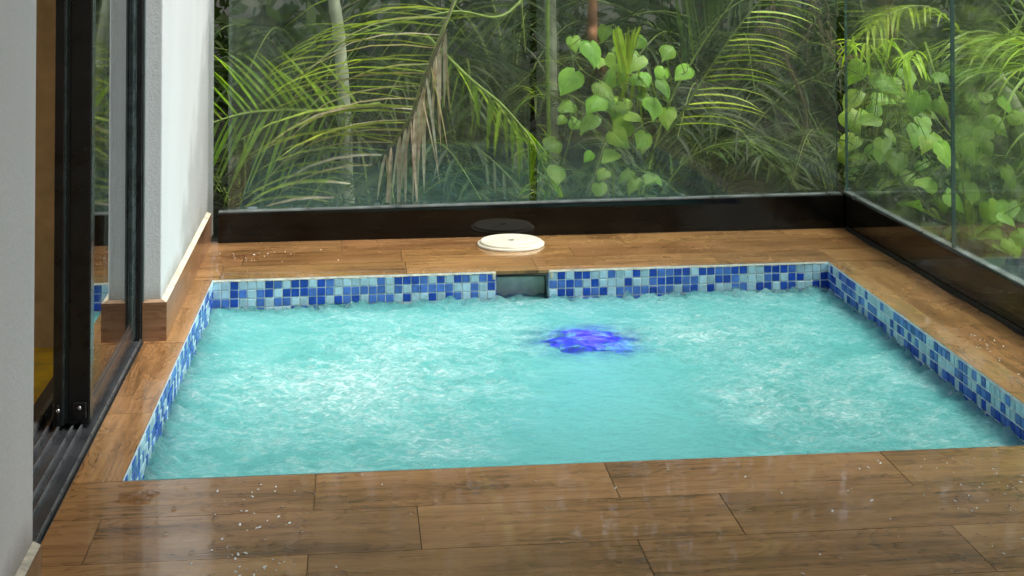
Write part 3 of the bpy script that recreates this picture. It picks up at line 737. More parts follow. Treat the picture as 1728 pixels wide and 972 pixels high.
# terrace behind the viewer: end wall, and an unseen canopy added to shade the deck
bh = empty('shade_canopy', (1, 0, 0), 'unseen canopy added to shade the near deck, and end wall', 'canopy')
k = MB(); k.box(-.9, 3.4, -2.6, 2.95, 2.95, 3.15); k.build('shade_roof', M['bgrey'], bh)
k = MB(); k.box(-.79, 3.2, -2.62, -2.42, -.02, 3.0); k.build('end_wall', simple('dark_timber', (.07, .055, .045), .6), bh)

# ---------------------------------------------------------------- ground outside
g = MB(); n = 60
def gz(x, y):
    d = max(0, math.hypot(max(0, y - 6.2), max(0, x - 2.6, -1.2 - x)))
    return -.35 + .10 * fbm(x, y, .8, 2.2, 3) + min(1, d / 9) ** 1.5 * 2.0
def ground_patch():
    xs = [-60 + 120 * i / n for i in range(n + 1)]
    def rem(v, c): return c + (abs(v) / 60) ** 2.2 * 200 * (1 if v > 0 else -1)
    vs = []; fs = []
    for j in range(n + 1):
        for i in range(n + 1):
            x = rem(xs[i], 1.0); y = rem(xs[j], 7.5); z = gz(x, y)
            if -5 < x < 3.4 and y < 6.4: z = -1.3
            vs.append((x, y, z))
    for j in range(n):
        for i in range(n): a = j * (n + 1) + i; fs.append((a, a + 1, a + n + 2, a + n + 1))
    g.add(vs, fs)
ground_patch(); o = g.build('ground', M['soil']); tag(o, 'dark forest soil rising behind the garden', kind='structure')

# ---------------------------------------------------------------- plants
DN = Vector((0, 0, -1))
def strip(mb, p, d, ln, wd, droop, col, up=None, segs=5, twist=0, mi=0):
    """one narrow leaflet: folded blade that curves down with gravity"""
    d = Vector(d).normalized(); up = Vector(up or (0, 0, 1)); vs = []; fs = []
    pos = Vector(p)
    for i in range(segs + 1):
        s = i / segs
        w_ = wd * (1.0 if 0 < i < segs else .45) * (1 - s ** 2.4 * .85) 
        if i == 0: w_ = wd * .4
        if i == segs: w_ = wd * .05
        side = d.cross(up)
        if side.length < .05: side = d.cross(Vector((0, 1, 0)))
        side.normalize(); side = Matrix.Rotation(twist, 3, d) @ side; nn = side.cross(d).normalized()
        vs += [pos - side * w_ / 2 + nn * w_ * .12, pos - nn * w_ * .1, pos + side * w_ / 2 + nn * w_ * .12]
        pos = pos + d * (ln / segs)
        d = (d + DN * droop * (.4 + s) / segs * 2.0).normalized()
    for i in range(segs):
        a = i * 3; fs += [(a, a + 1, a + 4, a + 3), (a + 1, a + 2, a + 5, a + 4)]
    mb.add(vs, fs, mi, col)
def curve(pts, n=24):
    pts = [Vector(p) for p in pts]; out = []; k = len(pts) - 1
    for i in range(n + 1):
        s = i / n * k; j = min(int(s), k - 1); f = s - j
        p0, p1, p2, p3 = pts[max(j - 1, 0)], pts[j], pts[j + 1], pts[min(j + 2, k)]
        out.append(.5 * ((2 * p1) + (p2 - p0) * f + (2 * p0 - 5 * p1 + 4 * p2 - p3) * f * f + (3 * p1 - p0 - 3 * p2 + p3) * f ** 3))
    return out
def frond(parent, pts, n, la, lb, da=None, db=None, droop=.5, wd=.016, m='palm', start=.12, r0=.009, tone=(1, 1, 1), jit=.12, fwdmix=.55, name='frond', colf=None, stemm='stem', face=None):
    """rachis along pts; la/lb leaflet lengths on either side; da/db their directions (None: square to the rachis)"""
    c = curve(pts, 28); ch = MB()
    ch.tube(c, [r0 * (1 - .8 * i / 28) for i in range(29)], 6, mi=1)
    for sd, ln, dd in ((1, la, da), (-1, lb, db)):
        if ln <= 0: continue
        for k_ in range(n):
            s = start + (1 - start) * (k_ + rnd.uniform(-.2, .2)) / n; s = min(max(s, 0), .995)
            q = s * 28; j = int(q); p = c[j].lerp(c[j + 1], q - j); T = (c[j + 1] - c[j]).normalized()
            if dd is None:
                f_ = Vector(face) if face else Vector((0, 0, 1))
                S = T.cross(f_).normalized() * sd
                d = S + T * fwdmix * (1 + s * .8)
            else: d = Vector(dd) + T * fwdmix * .3
            d = d.normalized() + Vector((rnd.gauss(0, jit), rnd.gauss(0, jit), rnd.gauss(0, jit)))
            l2 = ln * (.55 + .45 * math.sin(math.pi * min(1, .18 + s * .8))) * rnd.uniform(.88, 1.08)
            v = rnd.uniform(.65, 1.3); cl_ = (tone[0] * v * rnd.uniform(.9, 1.15), tone[1] * v, tone[2] * v)
            if colf: cl_ = colf(s, sd, cl_)
            strip(ch, p, d, l2, wd * rnd.uniform(.8, 1.15), droop * rnd.uniform(.7, 1.3), cl_, twist=rnd.uniform(-.5, .5))
    return ch.build(name, [M[m], M[stemm]], parent)
def trunk(parent, pts, r0, r1, m, ring=True):
    c = curve(pts, 40); k_ = MB()
    rr = [lerp(r0, r1, i / 40) * (1 + (.10 if ring and i % 5 == 0 else 0) + rnd.uniform(-.015, .015)) for i in range(41)]
    k_.tube(c, rr, 14); return k_.build('trunk', M[m], parent)

# left palm, ringed pale trunk
pb = at(590, 300, 7.1); A = empty('palm_tree', (pb.x, 7.1, gz(pb.x, 7.1)), 'palm with pale ringed trunk behind the left glass panel', 'palm tree')
trunk(A, [(pb.x, 7.1, gz(pb.x, 7.1) - .1), at(582, 200, 7.1), at(572, 60, 7.1), at(560, -60, 7.1), at(550, -500, 7.1)], .032, .026, 'trunk_palm')
frond(A, [at(640, 175, 6.9), at(560, 187, 6.6), at(480, 186, 6.4), at(410, 192, 6.25), at(340, 215, 6.15), at(280, 250, 6.05)], 24, .36, .44, (-.55, -.05, .82), (-.30, -.05, -.9), .25, .034, tone=(1.3, 1.45, 1.4), jit=.05, start=.1)
top = at(550, -500, 7.1)
for k_ in range(9):
    a = .3 + k_ * .31; l_ = rnd.uniform(1.0, 1.4); d = Vector((math.cos(a), math.sin(a) * .8, 0))
    frond(A, [top, top + d * l_ * .4 + Vector((0, 0, .25)), top + d * l_ * .8 + Vector((0, 0, .1)), top + d * l_ * 1.1 - Vector((0, 0, .4))], 22, .3, .3, droop=.9, wd=.022)
# centre palm with the half dry drooping frond
pb = at(935, 300, 7.4); B = empty('palm_tree', (pb.x, 7.4, gz(pb.x, 7.4)), 'palm with half dry drooping frond hanging behind the left glass', 'palm tree')
trunk(B, [(pb.x, 7.4, gz(pb.x, 7.4) - .1), at(930, 100, 7.4), at(925, -100, 7.3), at(915, -420, 7.2)], .028, .03, 'trunk_palm')
top = at(915, -420, 7.2)
def dryend(s, sd, c):
    return c
rach = [top, at(850, -250, 6.8), at(790, -60, 6.4), at(748, 50, 6.2), at(715, 130, 6.15), at(690, 200, 6.1), at(640, 268, 6.08), at(545, 350, 6.05)]
frond(B, rach, 26, .78, 0, (-1.0, -.02, .26), None, .70, .021, m='mixed' if 'mixed' in M else 'palm', start=.35, r0=.012, jit=.05, tone=(2.3, 2.0, 1.8))
o = frond(B, [r + Vector((.0, -.01, .004)) for r in rach[2:]], 18, .66, 0, (-1.0, -.03, .2), None, .72, .020, m='dry', start=.0, r0=.004, jit=.05, name='dry_leaflets', stemm='twig'); o['label'] = 'pale dry leaflets arching left'
o = frond(B, [r + Vector((.01, -.02, .0)) for r in rach[3:7]], 15, .42, .34, (.10, -.02, -1), (-.04, 0, -1), .3, .020, m='dry', start=.0, r0=.004, jit=.09, name='dry_leaflets', stemm='twig'); o['label'] = 'brown dead leaflets hanging straight down'
frond(B, [top, at(880, -200, 6.9), at(820, 40, 6.7), at(770, 90, 6.6), at(700, 60, 6.4)][:0] + [at(960, -120, 6.9), at(860, 20, 6.7), at(760, 20, 6.5), at(600, 60, 6.4), at(520, 120, 6.35)], 24, .40, .30, (-.8, 0, .1), (-.6, 0, -.6), .5, .013, tone=(1.2, 1.1, .9), jit=.08)
frond(B, [at(720, 60, 6.7), at(790, 130, 6.5), at(850, 180, 6.35), at(905, 250, 6.2), at(930, 330, 6.15)], 22, .26, .24, (.5, -.1, -.7), (-.25, 0, -.9), .6, .020, tone=(1.5, 1.6, .9), jit=.12, name='frond')
for k_ in range(9):
    a = .2 + k_ * .33; l_ = rnd.uniform(1.0, 1.5); d = Vector((math.cos(a), math.sin(a) * .8, 0))
    frond(B, [top, top + d * l_ * .4 + Vector((0, 0, .25)), top + d * l_ * .8 + Vector((0, 0, .1)), top + d * l_ * 1.1 - Vector((0, 0, .5))], 22, .34, .34, droop=.9, wd=.022)
# young palm whose frond rises to the right
pb = at(1060, 340, 6.6); Cc = empty('palm_tree', (pb.x, 6.6, gz(pb.x, 6.6)), 'young palm with a frond slanting up to the right behind the middle glass', 'palm tree')
frond(Cc, [(pb.x, 6.6, gz(pb.x, 6.6)), at(1085, 290, 6.5), at(1145, 200, 6.3), at(1205, 105, 6.2), at(1262, 25, 6.15), at(1330, -50, 6.1)], 26, .36, .0, (1, -.05, -.02), None, .5, .017, start=.38, r0=.008, tone=(2.6, 2.4, 1.3), jit=.03)
frond(Cc, [(pb.x, 6.7, gz(pb.x, 6.7)), at(1120, 200, 6.9), at(1170, 100, 6.9), at(1230, 10, 6.9), at(1280, -60, 6.9)], 24, .0, .42, None, (-.25, 0, 1), .12, .022, m='palm_dark', start=.3, jit=.06, tone=(1.4, 1.5, 1.2))
frond(Cc, [(pb.x, 6.7, gz(pb.x, 6.7)), at(1150, 280, 6.8), at(1250, 240, 6.7), at(1330, 270, 6.6)], 20, .3, .3, None, None, .6, .014, m='palm_dark', start=.25, tone=(1.4, 1.5, 1.2))
# palm to the right of the side glass
sp_ = Vector((2.95, 5.6, gz(2.95, 5.6))); Dd = empty('palm_tree', sp_, 'palm with fronds fanning right behind the side glass', 'palm tree')
cr = Vector((2.62, 5.75, .60))
trunk(Dd, [sp_ - Vector((0, 0, .1)), sp_.lerp(cr, .5) + Vector((.05, 0, 0)), cr], .04, .03, 'trunk_palm')
for q, (pts, la, lb, dr, tone) in enumerate((
    ([cr, (2.45, 5.4, .76), (2.38, 5.0, .80), (2.35, 4.5, .70)], .34, .34, .7, (1.4, 1.5, 1)),
    ([cr, (2.5, 5.2, .68), (2.55, 4.7, .64), (2.55, 4.2, .45)], .36, .36, .8, (1.3, 1.4, 1)),
    ([cr, (2.7, 5.4, .85), (2.9, 5.0, .95), (3.1, 4.6, .9)], .36, .36, .6, (1, 1.1, 1)),
    ([cr, (2.4, 5.8, .85), (2.2, 5.75, .86), (2.06, 5.7, .78)], .20, .22, .9, (1.7, 1.7, .9)),
    ([cr, (2.6, 5.2, .45), (2.5, 4.8, .32), (2.45, 4.4, .1)], .32, .32, .8, (.9, 1, .9)),
    ([cr, (2.9, 5.8, 1.0), (3.2, 5.6, 1.2), (3.5, 5.4, 1.1)], .4, .4, .8, (.8, .9, .8)))):
    frond(Dd, pts, 24, la, lb, None, None, dr, .013, start=.1, tone=tone, jit=.08)

# tree with reddish trunk
def tree(px, Y, r, label, m_, h_=3.2, crown=1.3, nleaf=2200, lean=0):
    b_ = at(px, 300, Y); z = gz(b_.x, Y); root = empty('tree', (b_.x, Y, z), label, 'tree')
    lo = [(b_.x, Y, z - .1), (b_.x + lean * .3, Y, z + h_ * .35)]
    if m_ == 'trunk_brown': q9 = at(1060, 300, 8.9); lo = [(q9.x, 8.9, gz(q9.x, 8.9) - .1), at(1030, 170, 8.4), at(1002, 84, 7.3), at(1000, 40, 7.2)]
    trunk(root, lo + [at(1000, -40, Y) if m_ == 'trunk_brown' else (b_.x + lean * .32, Y, z + h_ * .38), (b_.x + lean, Y, z + h_ * .8), (b_.x + lean * 1.1, Y, z + h_)], r, r * .6, m_, False)
    k_ = MB()
    for i in range(7):
        a = i * 2.4; s_ = Vector((b_.x + lean * 1.05, Y, z + h_ * (.75 + .03 * i))); e_ = s_ + Vector((math.cos(a) * crown * .8, math.sin(a) * crown * .8, crown * .5))
        k_.tube([s_, s_.lerp(e_, .5) + Vector((0, 0, .1)), e_], [r * .4, r * .25, r * .08], 6)
    k_.build('limbs', M[m_], root)
    k_ = MB(); cc_ = Vector((b_.x + lean * 1.05, Y, z + h_ + crown * .25))
    clumps = [cc_ + Vector((rnd.gauss(0, crown * .5), rnd.gauss(0, crown * .5), rnd.gauss(0, crown * .33))) for _ in range(16)]
    for i in range(nleaf):
        p_ = rnd.choice(clumps) + Vector([rnd.gauss(0, crown * .17) for _ in range(3)])
        leafq(k_, p_, rnd.uniform(.06, .12))
    k_.build('crown', M['bush'], root)
def leafq(mb, p, s, tone=1.0):
    d = Vector([rnd.gauss(0, 1) for _ in range(3)]).normalized(); d.z -= .3; d.normalize()
    e_ = d.cross(Vector([rnd.gauss(0, 1) for _ in range(3)])).normalized(); v = tone * rnd.uniform(.5, 1.5)
    mb.face([p, p + d * s * .5 + e_ * s * .28, p + d * s, p + d * s * .5 - e_ * s * .28], 0, (v * rnd.uniform(.8, 1.3), v, v * .9))
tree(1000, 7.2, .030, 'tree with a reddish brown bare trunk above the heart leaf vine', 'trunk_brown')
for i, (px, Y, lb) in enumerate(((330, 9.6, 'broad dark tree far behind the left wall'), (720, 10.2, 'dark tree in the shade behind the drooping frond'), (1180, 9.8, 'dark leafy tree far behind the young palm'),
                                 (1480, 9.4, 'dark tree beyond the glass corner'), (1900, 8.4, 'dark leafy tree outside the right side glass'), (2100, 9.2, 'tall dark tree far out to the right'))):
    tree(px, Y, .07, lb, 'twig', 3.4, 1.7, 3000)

# heart-leaved climbers
def heart(mb, p, nrm, tip, s, col):
    nrm = Vector(nrm).normalized(); tip = Vector(tip); tip = (tip - nrm * tip.dot(nrm)).normalized(); sd = tip.cross(nrm)
    prof = [(-.10, 0.0), (-.20, .20), (-.17, .36), (0, .47), (.22, .49), (.45, .40), (.68, .24), (.86, .10), (1.0, 0)]
    cup = rnd.uniform(.15, .75); curl = rnd.uniform(.1, 1.0)
    rowsn = 5; vs = []; uvs = []; fs = []
    wob = rnd.uniform(0, 6)
    for (v, w_) in prof:
        for k_ in range(-3, 4):
            u = k_ / 3 * w_
            dz = -cup * abs(u) * abs(u) * 2 + .03 * math.sin(v * 9 + k_ * 1.3 + wob) - curl * max(0, v) ** 2 * .5 + .12 * abs(u)
            vv = v if k_ else max(v, -.02)
            vs.append(Vector(p) + tip * vv * s + sd * u * s + nrm * dz * s); uvs.append((u, vv))
    for i in range(len(prof) - 1):
        for k_ in range(6):
            a = i * 7 + k_; fs.append((a, a + 1, a + 8, a + 7))
    mb.add(vs, fs, 0, col, uvs)
def vine(label, name_pos, leaves, stems, extra=None):
    root = empty('climbing_plant', name_pos, label, 'plant', 'heart leaf climbers behind the glass')
    lf = MB()
    for (p, s, up) in leaves:
        nrm = Vector((rnd.gauss(-.05, .4), -1, rnd.uniform(.3, 2.2) * up)); tip = Vector((rnd.gauss(0, .9), -.6, -1))
        v = rnd.uniform(.55, 1.35); heart(lf, p, nrm, tip, s, (v * rnd.uniform(.85, 1.25), v, v * rnd.uniform(.7, 1.1)))
    lf.build('leaves', M['heart'], root)
    st_ = MB()
    for pts, r in stems: st_.tube(curve(pts, 16), r, 5)
    # petioles
    for (p, s, up) in leaves[:]:
        q = min((Vector(x) for pts, r in stems for x in curve(pts, 16)), key=lambda x: (x - Vector(p)).length)
        st_.tube([p, Vector(p).lerp(q, .5) + Vector((0, 0, .03)), q], .0015, 4)
    st_.build('stems', M['stem'], root)
    if extra: extra(root)
    return root
HL = [(967, 75, 26), (1022, 58, 28), (998, 92, 44), (1083, 76, 26), (1131, 92, 32), (1160, 128, 34), (1036, 110, 46), (1078, 112, 42), (968, 142, 46), (1038, 135, 40), (1013, 157, 40), (1118, 151, 34),
      (1012, 180, 40), (1048, 188, 44), (1082, 170, 26), (1104, 184, 40), (1126, 200, 34), (967, 213, 28), (1000, 212, 38), (1058, 224, 38), (1035, 238, 38), (1090, 240, 34), (938, 252, 38), (1036, 270, 32),
      (940, 298, 36), (1022, 298, 24), (1012, 323, 28), (1105, 306, 20), (955, 180, 24), (1075, 140, 34), (1060, 205, 30)]
HL += [(rnd.uniform(950, 1120), rnd.uniform(100, 320), rnd.uniform(16, 30)) for _ in range(16)]
lv = []
for (x, y, s) in HL:
    Y = rnd.uniform(5.80, 6.10) ; sz = s * 1.0 / FPX * Y
    p = at(x, y - s * .38, Y); lv.append((p, sz, 1))
root_v = at(1040, 340, 6.0)
stm = [([(root_v.x, 6.02, gz(root_v.x, 6)), at(1035, 280, 6.02), at(1050, 200, 6.05), at(1040, 120, 6.0), at(1050, 60, 6.0)], .004),
       ([at(1050, 230, 6.03), at(980, 200, 6.05), at(955, 260, 6.0), at(940, 330, 6.0)], .002),
       ([at(1045, 170, 6.03), at(1100, 150, 6.03), at(1160, 120, 6.0)], .002), ([at(1040, 150, 6.03), at(985, 120, 6.03), at(960, 80, 6.0)], .002), ([at(1045, 210, 6.03), at(1090, 200, 6.03), at(1130, 205, 6.0)], .002)]
def limebits(root):
    k_ = MB()
    for i in range(26):
        x = rnd.uniform(1034, 1086); y = rnd.uniform(44, 60)
        v_ = rnd.uniform(.35, 1.1); strip(k_, at(x, y, rnd.uniform(5.86, 5.95)), ((1056 - x) / 70 + rnd.gauss(0, .05), 0, -1), rnd.uniform(.10, .25), rnd.uniform(.006, .013), .1, (v_, v_, v_), up=(0, -1, .1))
    for i in range(14):
        x = rnd.uniform(1040, 1100); y = rnd.uniform(110, 150)
        strip(k_, at(x, y, rnd.uniform(5.95, 6.05)), (rnd.gauss(0, .25), 0, -1), rnd.uniform(.08, .18), rnd.uniform(.006, .012), .1, (.6, .6, 1), up=(0, -1, .1))
    o = k_.build('hanging_tendrils', M['lime'], root); o['label'] = 'bunch of bright lime strands'
vine('bright green heart leaf climber in the middle, with hanging lime strands', (root_v.x, 6.02, gz(root_v.x, 6)), lv, stm, limebits)
# side climber: seen through the right glass, x about 2.1-2.4
def atX(px, py, X):
    d = FW * FPX + RT * (px - 864) - UP * (py - PPY); return Vector((0, 0, H)) + d * (X / d.x)
lv = []
SL = [(1450, 125, 50), (1490, 150, 50), (1445, 175, 60), (1430, 205, 40), (1475, 215, 60), (1510, 165, 44), (1550, 175, 46), (1550, 230, 46), (1440, 250, 56), (1480, 265, 60), (1515, 275, 48), (1545, 195, 44), (1585, 180, 34), (1560, 222, 30),
      (1450, 300, 50), (1500, 325, 60), (1570, 320, 50), (1545, 360, 46), (1565, 372, 46), (1620, 300, 60), (1640, 330, 60), (1700, 360, 60), (1660, 400, 60), (1590, 260, 50), (1700, 300, 50), (1423, 265, 28), (1640, 250, 46),
      (1625, 425, 70), (1690, 440, 70), (1530, 130, 36), (1600, 410, 40), (1440, 10, 34), (1412, 8, 26), (1560, 290, 50), (1600, 345, 50), (1720, 410, 60), (1670, 360, 50)]
SL += [(rnd.uniform(1432, 1720), rnd.uniform(130, 450), rnd.uniform(24, 40)) for _ in range(45)]
SL = [q for q in SL if q[1] > 110 and q[1] < 330 + (q[0] - 1430) * .45]
for (x, y, s) in SL:
    X = rnd.uniform(2.12, 2.55); p = atX(x, y - s * .3, X); p2 = p; lv.append((p, min(s, 42) * 1.0 / FPX * p.y, 1))
r2 = Vector((2.3, 5.2, gz(2.3, 5.2)))
stm = [([r2, (2.28, 5.25, .1), (2.25, 5.3, .4), (2.22, 5.5, .75)], .004), ([(2.28, 5.2, .05), (2.3, 4.9, .2), (2.3, 4.5, .3), (2.3, 4.2, .2)], .003), ([(2.25, 5.3, .4), (2.2, 5.6, .55), (2.15, 5.8, .6), (2.1, 5.9, .9)], .002), ([(2.28, 5.2, .1), (2.2, 4.9, .0), (2.2, 4.5, .02)], .003)]
def limeside(root):
    k_ = MB()
    for (cx_, cy_) in ((1440, 70), (1465, 75), (1500, 68), (1530, 95), (1545, 90)):
        for i in range(9):
            strip(k_, atX(cx_ + rnd.gauss(0, 6), cy_ + rnd.gauss(0, 3), rnd.uniform(2.1, 2.16)), (rnd.gauss(0, .5), rnd.gauss(0, .5), rnd.uniform(-.9, .3)), rnd.uniform(.08, .17), rnd.uniform(.012, .02), .8, (.75, .9, 1))
    o = k_.build('hanging_tendrils', M['lime'], root); o['label'] = 'wilted yellow-green leaves hanging at the top'
vine('pale green heart leaf climber behind the streaked side glass', r2, lv, stm, limeside)

# bare twigs right of the middle panel
tw = empty('dry_branch', at(1330, 330, 6.5), 'bare brown twigs behind the right end of the middle glass', 'branch')
k_ = MB()
for i in range(16):
    p = at(rnd.uniform(1270, 1400), rnd.uniform(-40, 60), rnd.uniform(6.3, 6.8)); pts = [p]
    d = Vector((rnd.gauss(0, .4), rnd.gauss(0, .2), -1))
    for j in range(6): p = p + d.normalized() * rnd.uniform(.06, .14); d += Vector((rnd.gauss(0, .5), rnd.gauss(0, .2), rnd.gauss(0, .2))); pts.append(p)
    k_.tube(curve(pts, 20), [.0035 * (1 - i_ / 24) for i_ in range(21)], 5)
k_.tube(curve([at(1330, 330, 6.5), at(1360, 200, 6.5), at(1320, 80, 6.5), at(1290, -60, 6.5)], 24), .008, 6)
k_.build('twigs', M['twig'], tw)
# thin upright green cane by the gap between the panels
cn = empty('cane', at(925, 345, 6.1), 'thin upright green cane beside the gap in the glass', 'plant')
k_ = MB(); k_.tube(curve([at(922, 400, 6.1), at(926, 260, 6.1), at(924, 100, 6.1), at(925, -80, 6.1)], 20), .008, 8); k_.build('stem', M['stem'], cn)
k_ = MB()
for i in range(40):
    y = rnd.uniform(90, 335); strip(k_, at(905 + rnd.gauss(0, 5), y, 6.1), (rnd.choice((-1, 1)) * rnd.uniform(.4, 1), rnd.gauss(0, .3), rnd.uniform(-.4, .9)), rnd.uniform(.06, .16), .010, .9, (rnd.uniform(1.2, 2), rnd.uniform(1.2, 2), 1))
k_.build('leaves', M['palm'], cn)

# understorey: fern palms, copies of three sources
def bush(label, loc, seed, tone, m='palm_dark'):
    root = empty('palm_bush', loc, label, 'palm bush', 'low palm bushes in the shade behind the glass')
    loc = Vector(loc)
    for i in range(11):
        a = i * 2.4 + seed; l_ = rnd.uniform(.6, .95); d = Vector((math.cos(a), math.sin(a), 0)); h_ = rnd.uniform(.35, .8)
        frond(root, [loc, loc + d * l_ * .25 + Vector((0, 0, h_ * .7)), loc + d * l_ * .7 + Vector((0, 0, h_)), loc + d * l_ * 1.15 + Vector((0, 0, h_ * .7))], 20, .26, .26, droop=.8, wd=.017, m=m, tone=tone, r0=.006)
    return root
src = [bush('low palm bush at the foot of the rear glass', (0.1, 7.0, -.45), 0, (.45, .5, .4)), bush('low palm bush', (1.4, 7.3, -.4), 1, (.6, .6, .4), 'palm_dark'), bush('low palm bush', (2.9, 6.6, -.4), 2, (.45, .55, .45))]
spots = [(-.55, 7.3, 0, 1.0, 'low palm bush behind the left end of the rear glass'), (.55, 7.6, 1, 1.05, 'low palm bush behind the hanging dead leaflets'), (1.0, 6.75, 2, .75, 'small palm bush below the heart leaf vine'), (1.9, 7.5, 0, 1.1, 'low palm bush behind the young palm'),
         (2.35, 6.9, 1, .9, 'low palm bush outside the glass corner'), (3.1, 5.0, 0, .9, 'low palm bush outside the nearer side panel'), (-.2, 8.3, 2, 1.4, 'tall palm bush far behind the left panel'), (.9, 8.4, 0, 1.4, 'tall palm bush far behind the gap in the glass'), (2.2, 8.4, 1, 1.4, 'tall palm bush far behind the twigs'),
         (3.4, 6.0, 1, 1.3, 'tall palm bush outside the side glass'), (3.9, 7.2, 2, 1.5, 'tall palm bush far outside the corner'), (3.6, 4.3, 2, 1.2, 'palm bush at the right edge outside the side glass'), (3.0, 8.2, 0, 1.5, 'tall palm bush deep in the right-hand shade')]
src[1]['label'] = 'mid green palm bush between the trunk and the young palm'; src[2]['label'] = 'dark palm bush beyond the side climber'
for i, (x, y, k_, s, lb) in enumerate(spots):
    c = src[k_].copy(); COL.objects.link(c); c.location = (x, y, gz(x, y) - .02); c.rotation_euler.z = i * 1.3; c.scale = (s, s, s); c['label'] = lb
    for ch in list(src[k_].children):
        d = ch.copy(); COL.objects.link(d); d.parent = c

# far shade: leaf mass nobody could count
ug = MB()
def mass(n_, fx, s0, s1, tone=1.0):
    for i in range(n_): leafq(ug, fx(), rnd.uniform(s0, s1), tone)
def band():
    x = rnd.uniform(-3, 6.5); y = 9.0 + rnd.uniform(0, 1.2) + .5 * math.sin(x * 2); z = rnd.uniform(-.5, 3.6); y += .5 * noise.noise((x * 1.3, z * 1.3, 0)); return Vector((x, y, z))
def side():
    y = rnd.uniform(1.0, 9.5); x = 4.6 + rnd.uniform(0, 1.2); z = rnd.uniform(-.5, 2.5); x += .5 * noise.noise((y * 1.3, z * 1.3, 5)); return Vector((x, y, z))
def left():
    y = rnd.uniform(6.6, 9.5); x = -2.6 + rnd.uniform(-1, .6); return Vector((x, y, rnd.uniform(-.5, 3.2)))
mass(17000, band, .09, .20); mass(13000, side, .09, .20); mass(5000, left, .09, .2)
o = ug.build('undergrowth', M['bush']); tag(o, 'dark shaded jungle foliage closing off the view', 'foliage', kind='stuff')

# ---------------------------------------------------------------- wet deck: puddles and drops
m, t, p, o = mat('rain_film'); t.nodes.remove(p); tc = N(t, 'TexCoord')
n1 = N(t, 'TexNoise', Scale=45, Detail=3, Distortion=.6); L(t, tc.outputs['Object'], n1.inputs['Vector'])
nb = bump(t, n1.outputs[0], .35, .01)
gl = N(t, 'BsdfGlossy'); gl.inputs['Roughness'].default_value = .03; L(t, nb, gl.inputs['Normal'])
fr = N(t, 'Fresnel'); fr.inputs[0].default_value = 1.4; L(t, nb, fr.inputs['Normal']); tr_ = N(t, 'BsdfTransparent'); tr_.inputs[0].default_value = (1, 1, 1, 1)
mx = N(t, 'MixShader'); L(t, fr.outputs[0], mx.inputs[0]); L(t, tr_.outputs[0], mx.inputs[1]); L(t, gl.outputs[0], mx.inputs[2]); L(t, mx.outputs[0], o.inputs['Surface'])
M['film'] = m
def blob(cx_, cy_, rx_, ry_, seed, h_=.0014):
    k_ = MB(); n_ = 40; ring0 = []; ring1 = []
    for i in range(n_):
        a = 2 * math.pi * i / n_; f_ = 1 + .45 * noise.noise((math.cos(a) * 1.4 + seed, math.sin(a) * 1.4, seed)) + .2 * noise.noise((math.cos(a) * 4 + seed, math.sin(a) * 4, seed))
        ring0.append((cx_ + rx_ * f_ * math.cos(a), cy_ + ry_ * f_ * math.sin(a), .0009)); ring1.append((cx_ + rx_ * f_ * .92 * math.cos(a), cy_ + ry_ * f_ * .92 * math.sin(a), h_))
    k_.add(ring0 + ring1 + [(cx_, cy_, h_ + .0002)], [(i, (i + 1) % n_, n_ + (i + 1) % n_, n_ + i) for i in range(n_)] + [(n_ + i, n_ + (i + 1) % n_, 2 * n_) for i in range(n_)]); return k_
pud = [(-.455, 3.16, .045, .035, 'small puddle on the deck at the front left pool corner', 1), 
       (-.40, 5.38, .07, .05, 'ringed puddle on the rear deck in the left corner', 4), (1.79, 4.05, .03, .10, 'wet splash on the right-hand ledge of the pool', 5)]
for (x, y, a, b, lb, s) in pud:
    o = blob(x, y, a, b, s * 3.3).build('puddle', M['film']); tag(o, lb, 'puddle', kind='structure')
dr = MB()
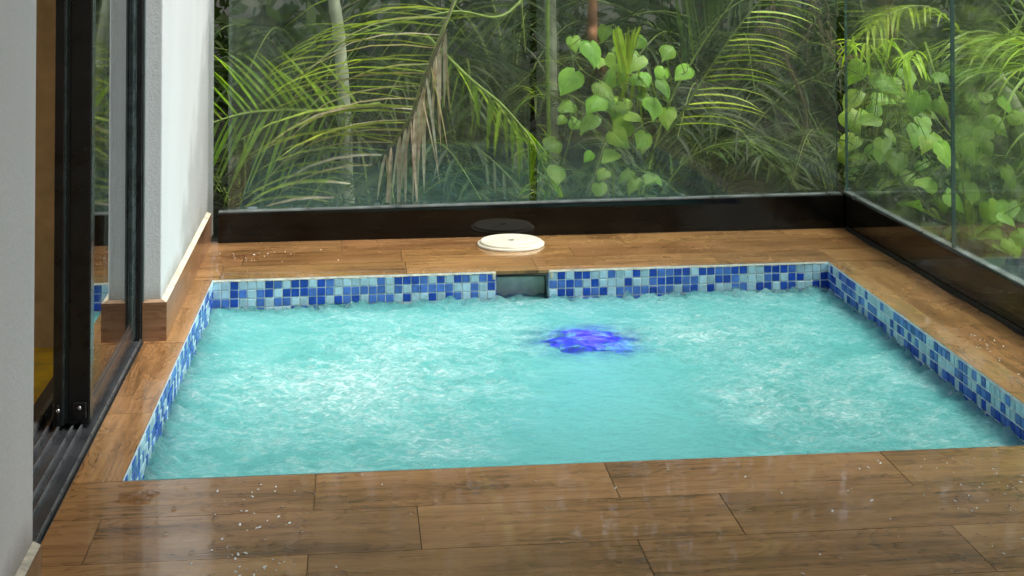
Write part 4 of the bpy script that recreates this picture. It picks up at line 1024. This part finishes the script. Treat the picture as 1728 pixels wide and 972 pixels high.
def drop(x, y, r, e=1.0, ang=0, z0=.0008):
    n_ = 8; vs = []
    for k_, (rr, zz) in enumerate(((1, 0), (.8, .45), (.4, .7))):
        for i in range(n_):
            a = 2 * math.pi * i / n_; u, v = rr * r * math.cos(a) * e, rr * r * math.sin(a)
            vs.append((x + u * math.cos(ang) - v * math.sin(ang), y + u * math.sin(ang) + v * math.cos(ang), z0 + zz * r))
    fs = [(k_ * n_ + i, k_ * n_ + (i + 1) % n_, (k_ + 1) * n_ + (i + 1) % n_, (k_ + 1) * n_ + i) for k_ in range(2) for i in range(n_)] + [tuple(range(2 * n_, 3 * n_))]
    dr.add(vs, fs)
for i in range(170): drop(rnd.gauss(-.17, .10), rnd.uniform(2.45, 3.24), rnd.uniform(.0015, .0055), rnd.uniform(.8, 2.5), rnd.uniform(0, 3))
for i in range(420): drop(rnd.uniform(-.5, 1.9), rnd.uniform(2.4, 3.23), rnd.uniform(.0008, .0025), rnd.uniform(.8, 2), rnd.uniform(0, 3))
for i in range(160): drop(rnd.gauss(1.35, .12), rnd.uniform(2.5, 3.2), rnd.uniform(.0015, .0055), rnd.uniform(.8, 2), rnd.uniform(0, 3))
for i in range(150): drop(rnd.uniform(-.5, 1.9), rnd.uniform(5.12, 5.6), rnd.uniform(.0008, .0025))
for i in range(150): drop(rnd.uniform(-.6, -.52), rnd.uniform(3.2, 5.0), rnd.uniform(.0008, .0025))
for i in range(120): drop(rnd.uniform(1.7, 1.93), rnd.uniform(3.3, 5.0), rnd.uniform(.0008, .0025))
o = dr.build('water_drops', M['film'])
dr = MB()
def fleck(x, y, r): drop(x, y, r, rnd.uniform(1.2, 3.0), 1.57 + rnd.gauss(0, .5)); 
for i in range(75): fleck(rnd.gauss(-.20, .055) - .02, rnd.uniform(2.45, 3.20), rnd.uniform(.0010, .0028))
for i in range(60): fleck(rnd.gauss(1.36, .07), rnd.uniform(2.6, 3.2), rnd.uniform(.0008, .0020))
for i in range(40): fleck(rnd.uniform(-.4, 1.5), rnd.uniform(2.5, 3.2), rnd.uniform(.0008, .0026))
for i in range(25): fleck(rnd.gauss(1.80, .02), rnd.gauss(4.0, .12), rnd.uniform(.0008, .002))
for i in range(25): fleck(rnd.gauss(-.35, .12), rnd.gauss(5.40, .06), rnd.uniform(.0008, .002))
fm = simple('white_glint', (.80, .82, .80), .25, noise_amt=.1)  # sky glints on the drops, painted as plain white flecks
o2 = dr.build('glint_flecks', fm); tag(o2, 'white flecks painted as sky glints over the wet deck', 'glints', kind='stuff'); tag(o, 'scattered rain drops standing on the deck', 'drops', kind='stuff')
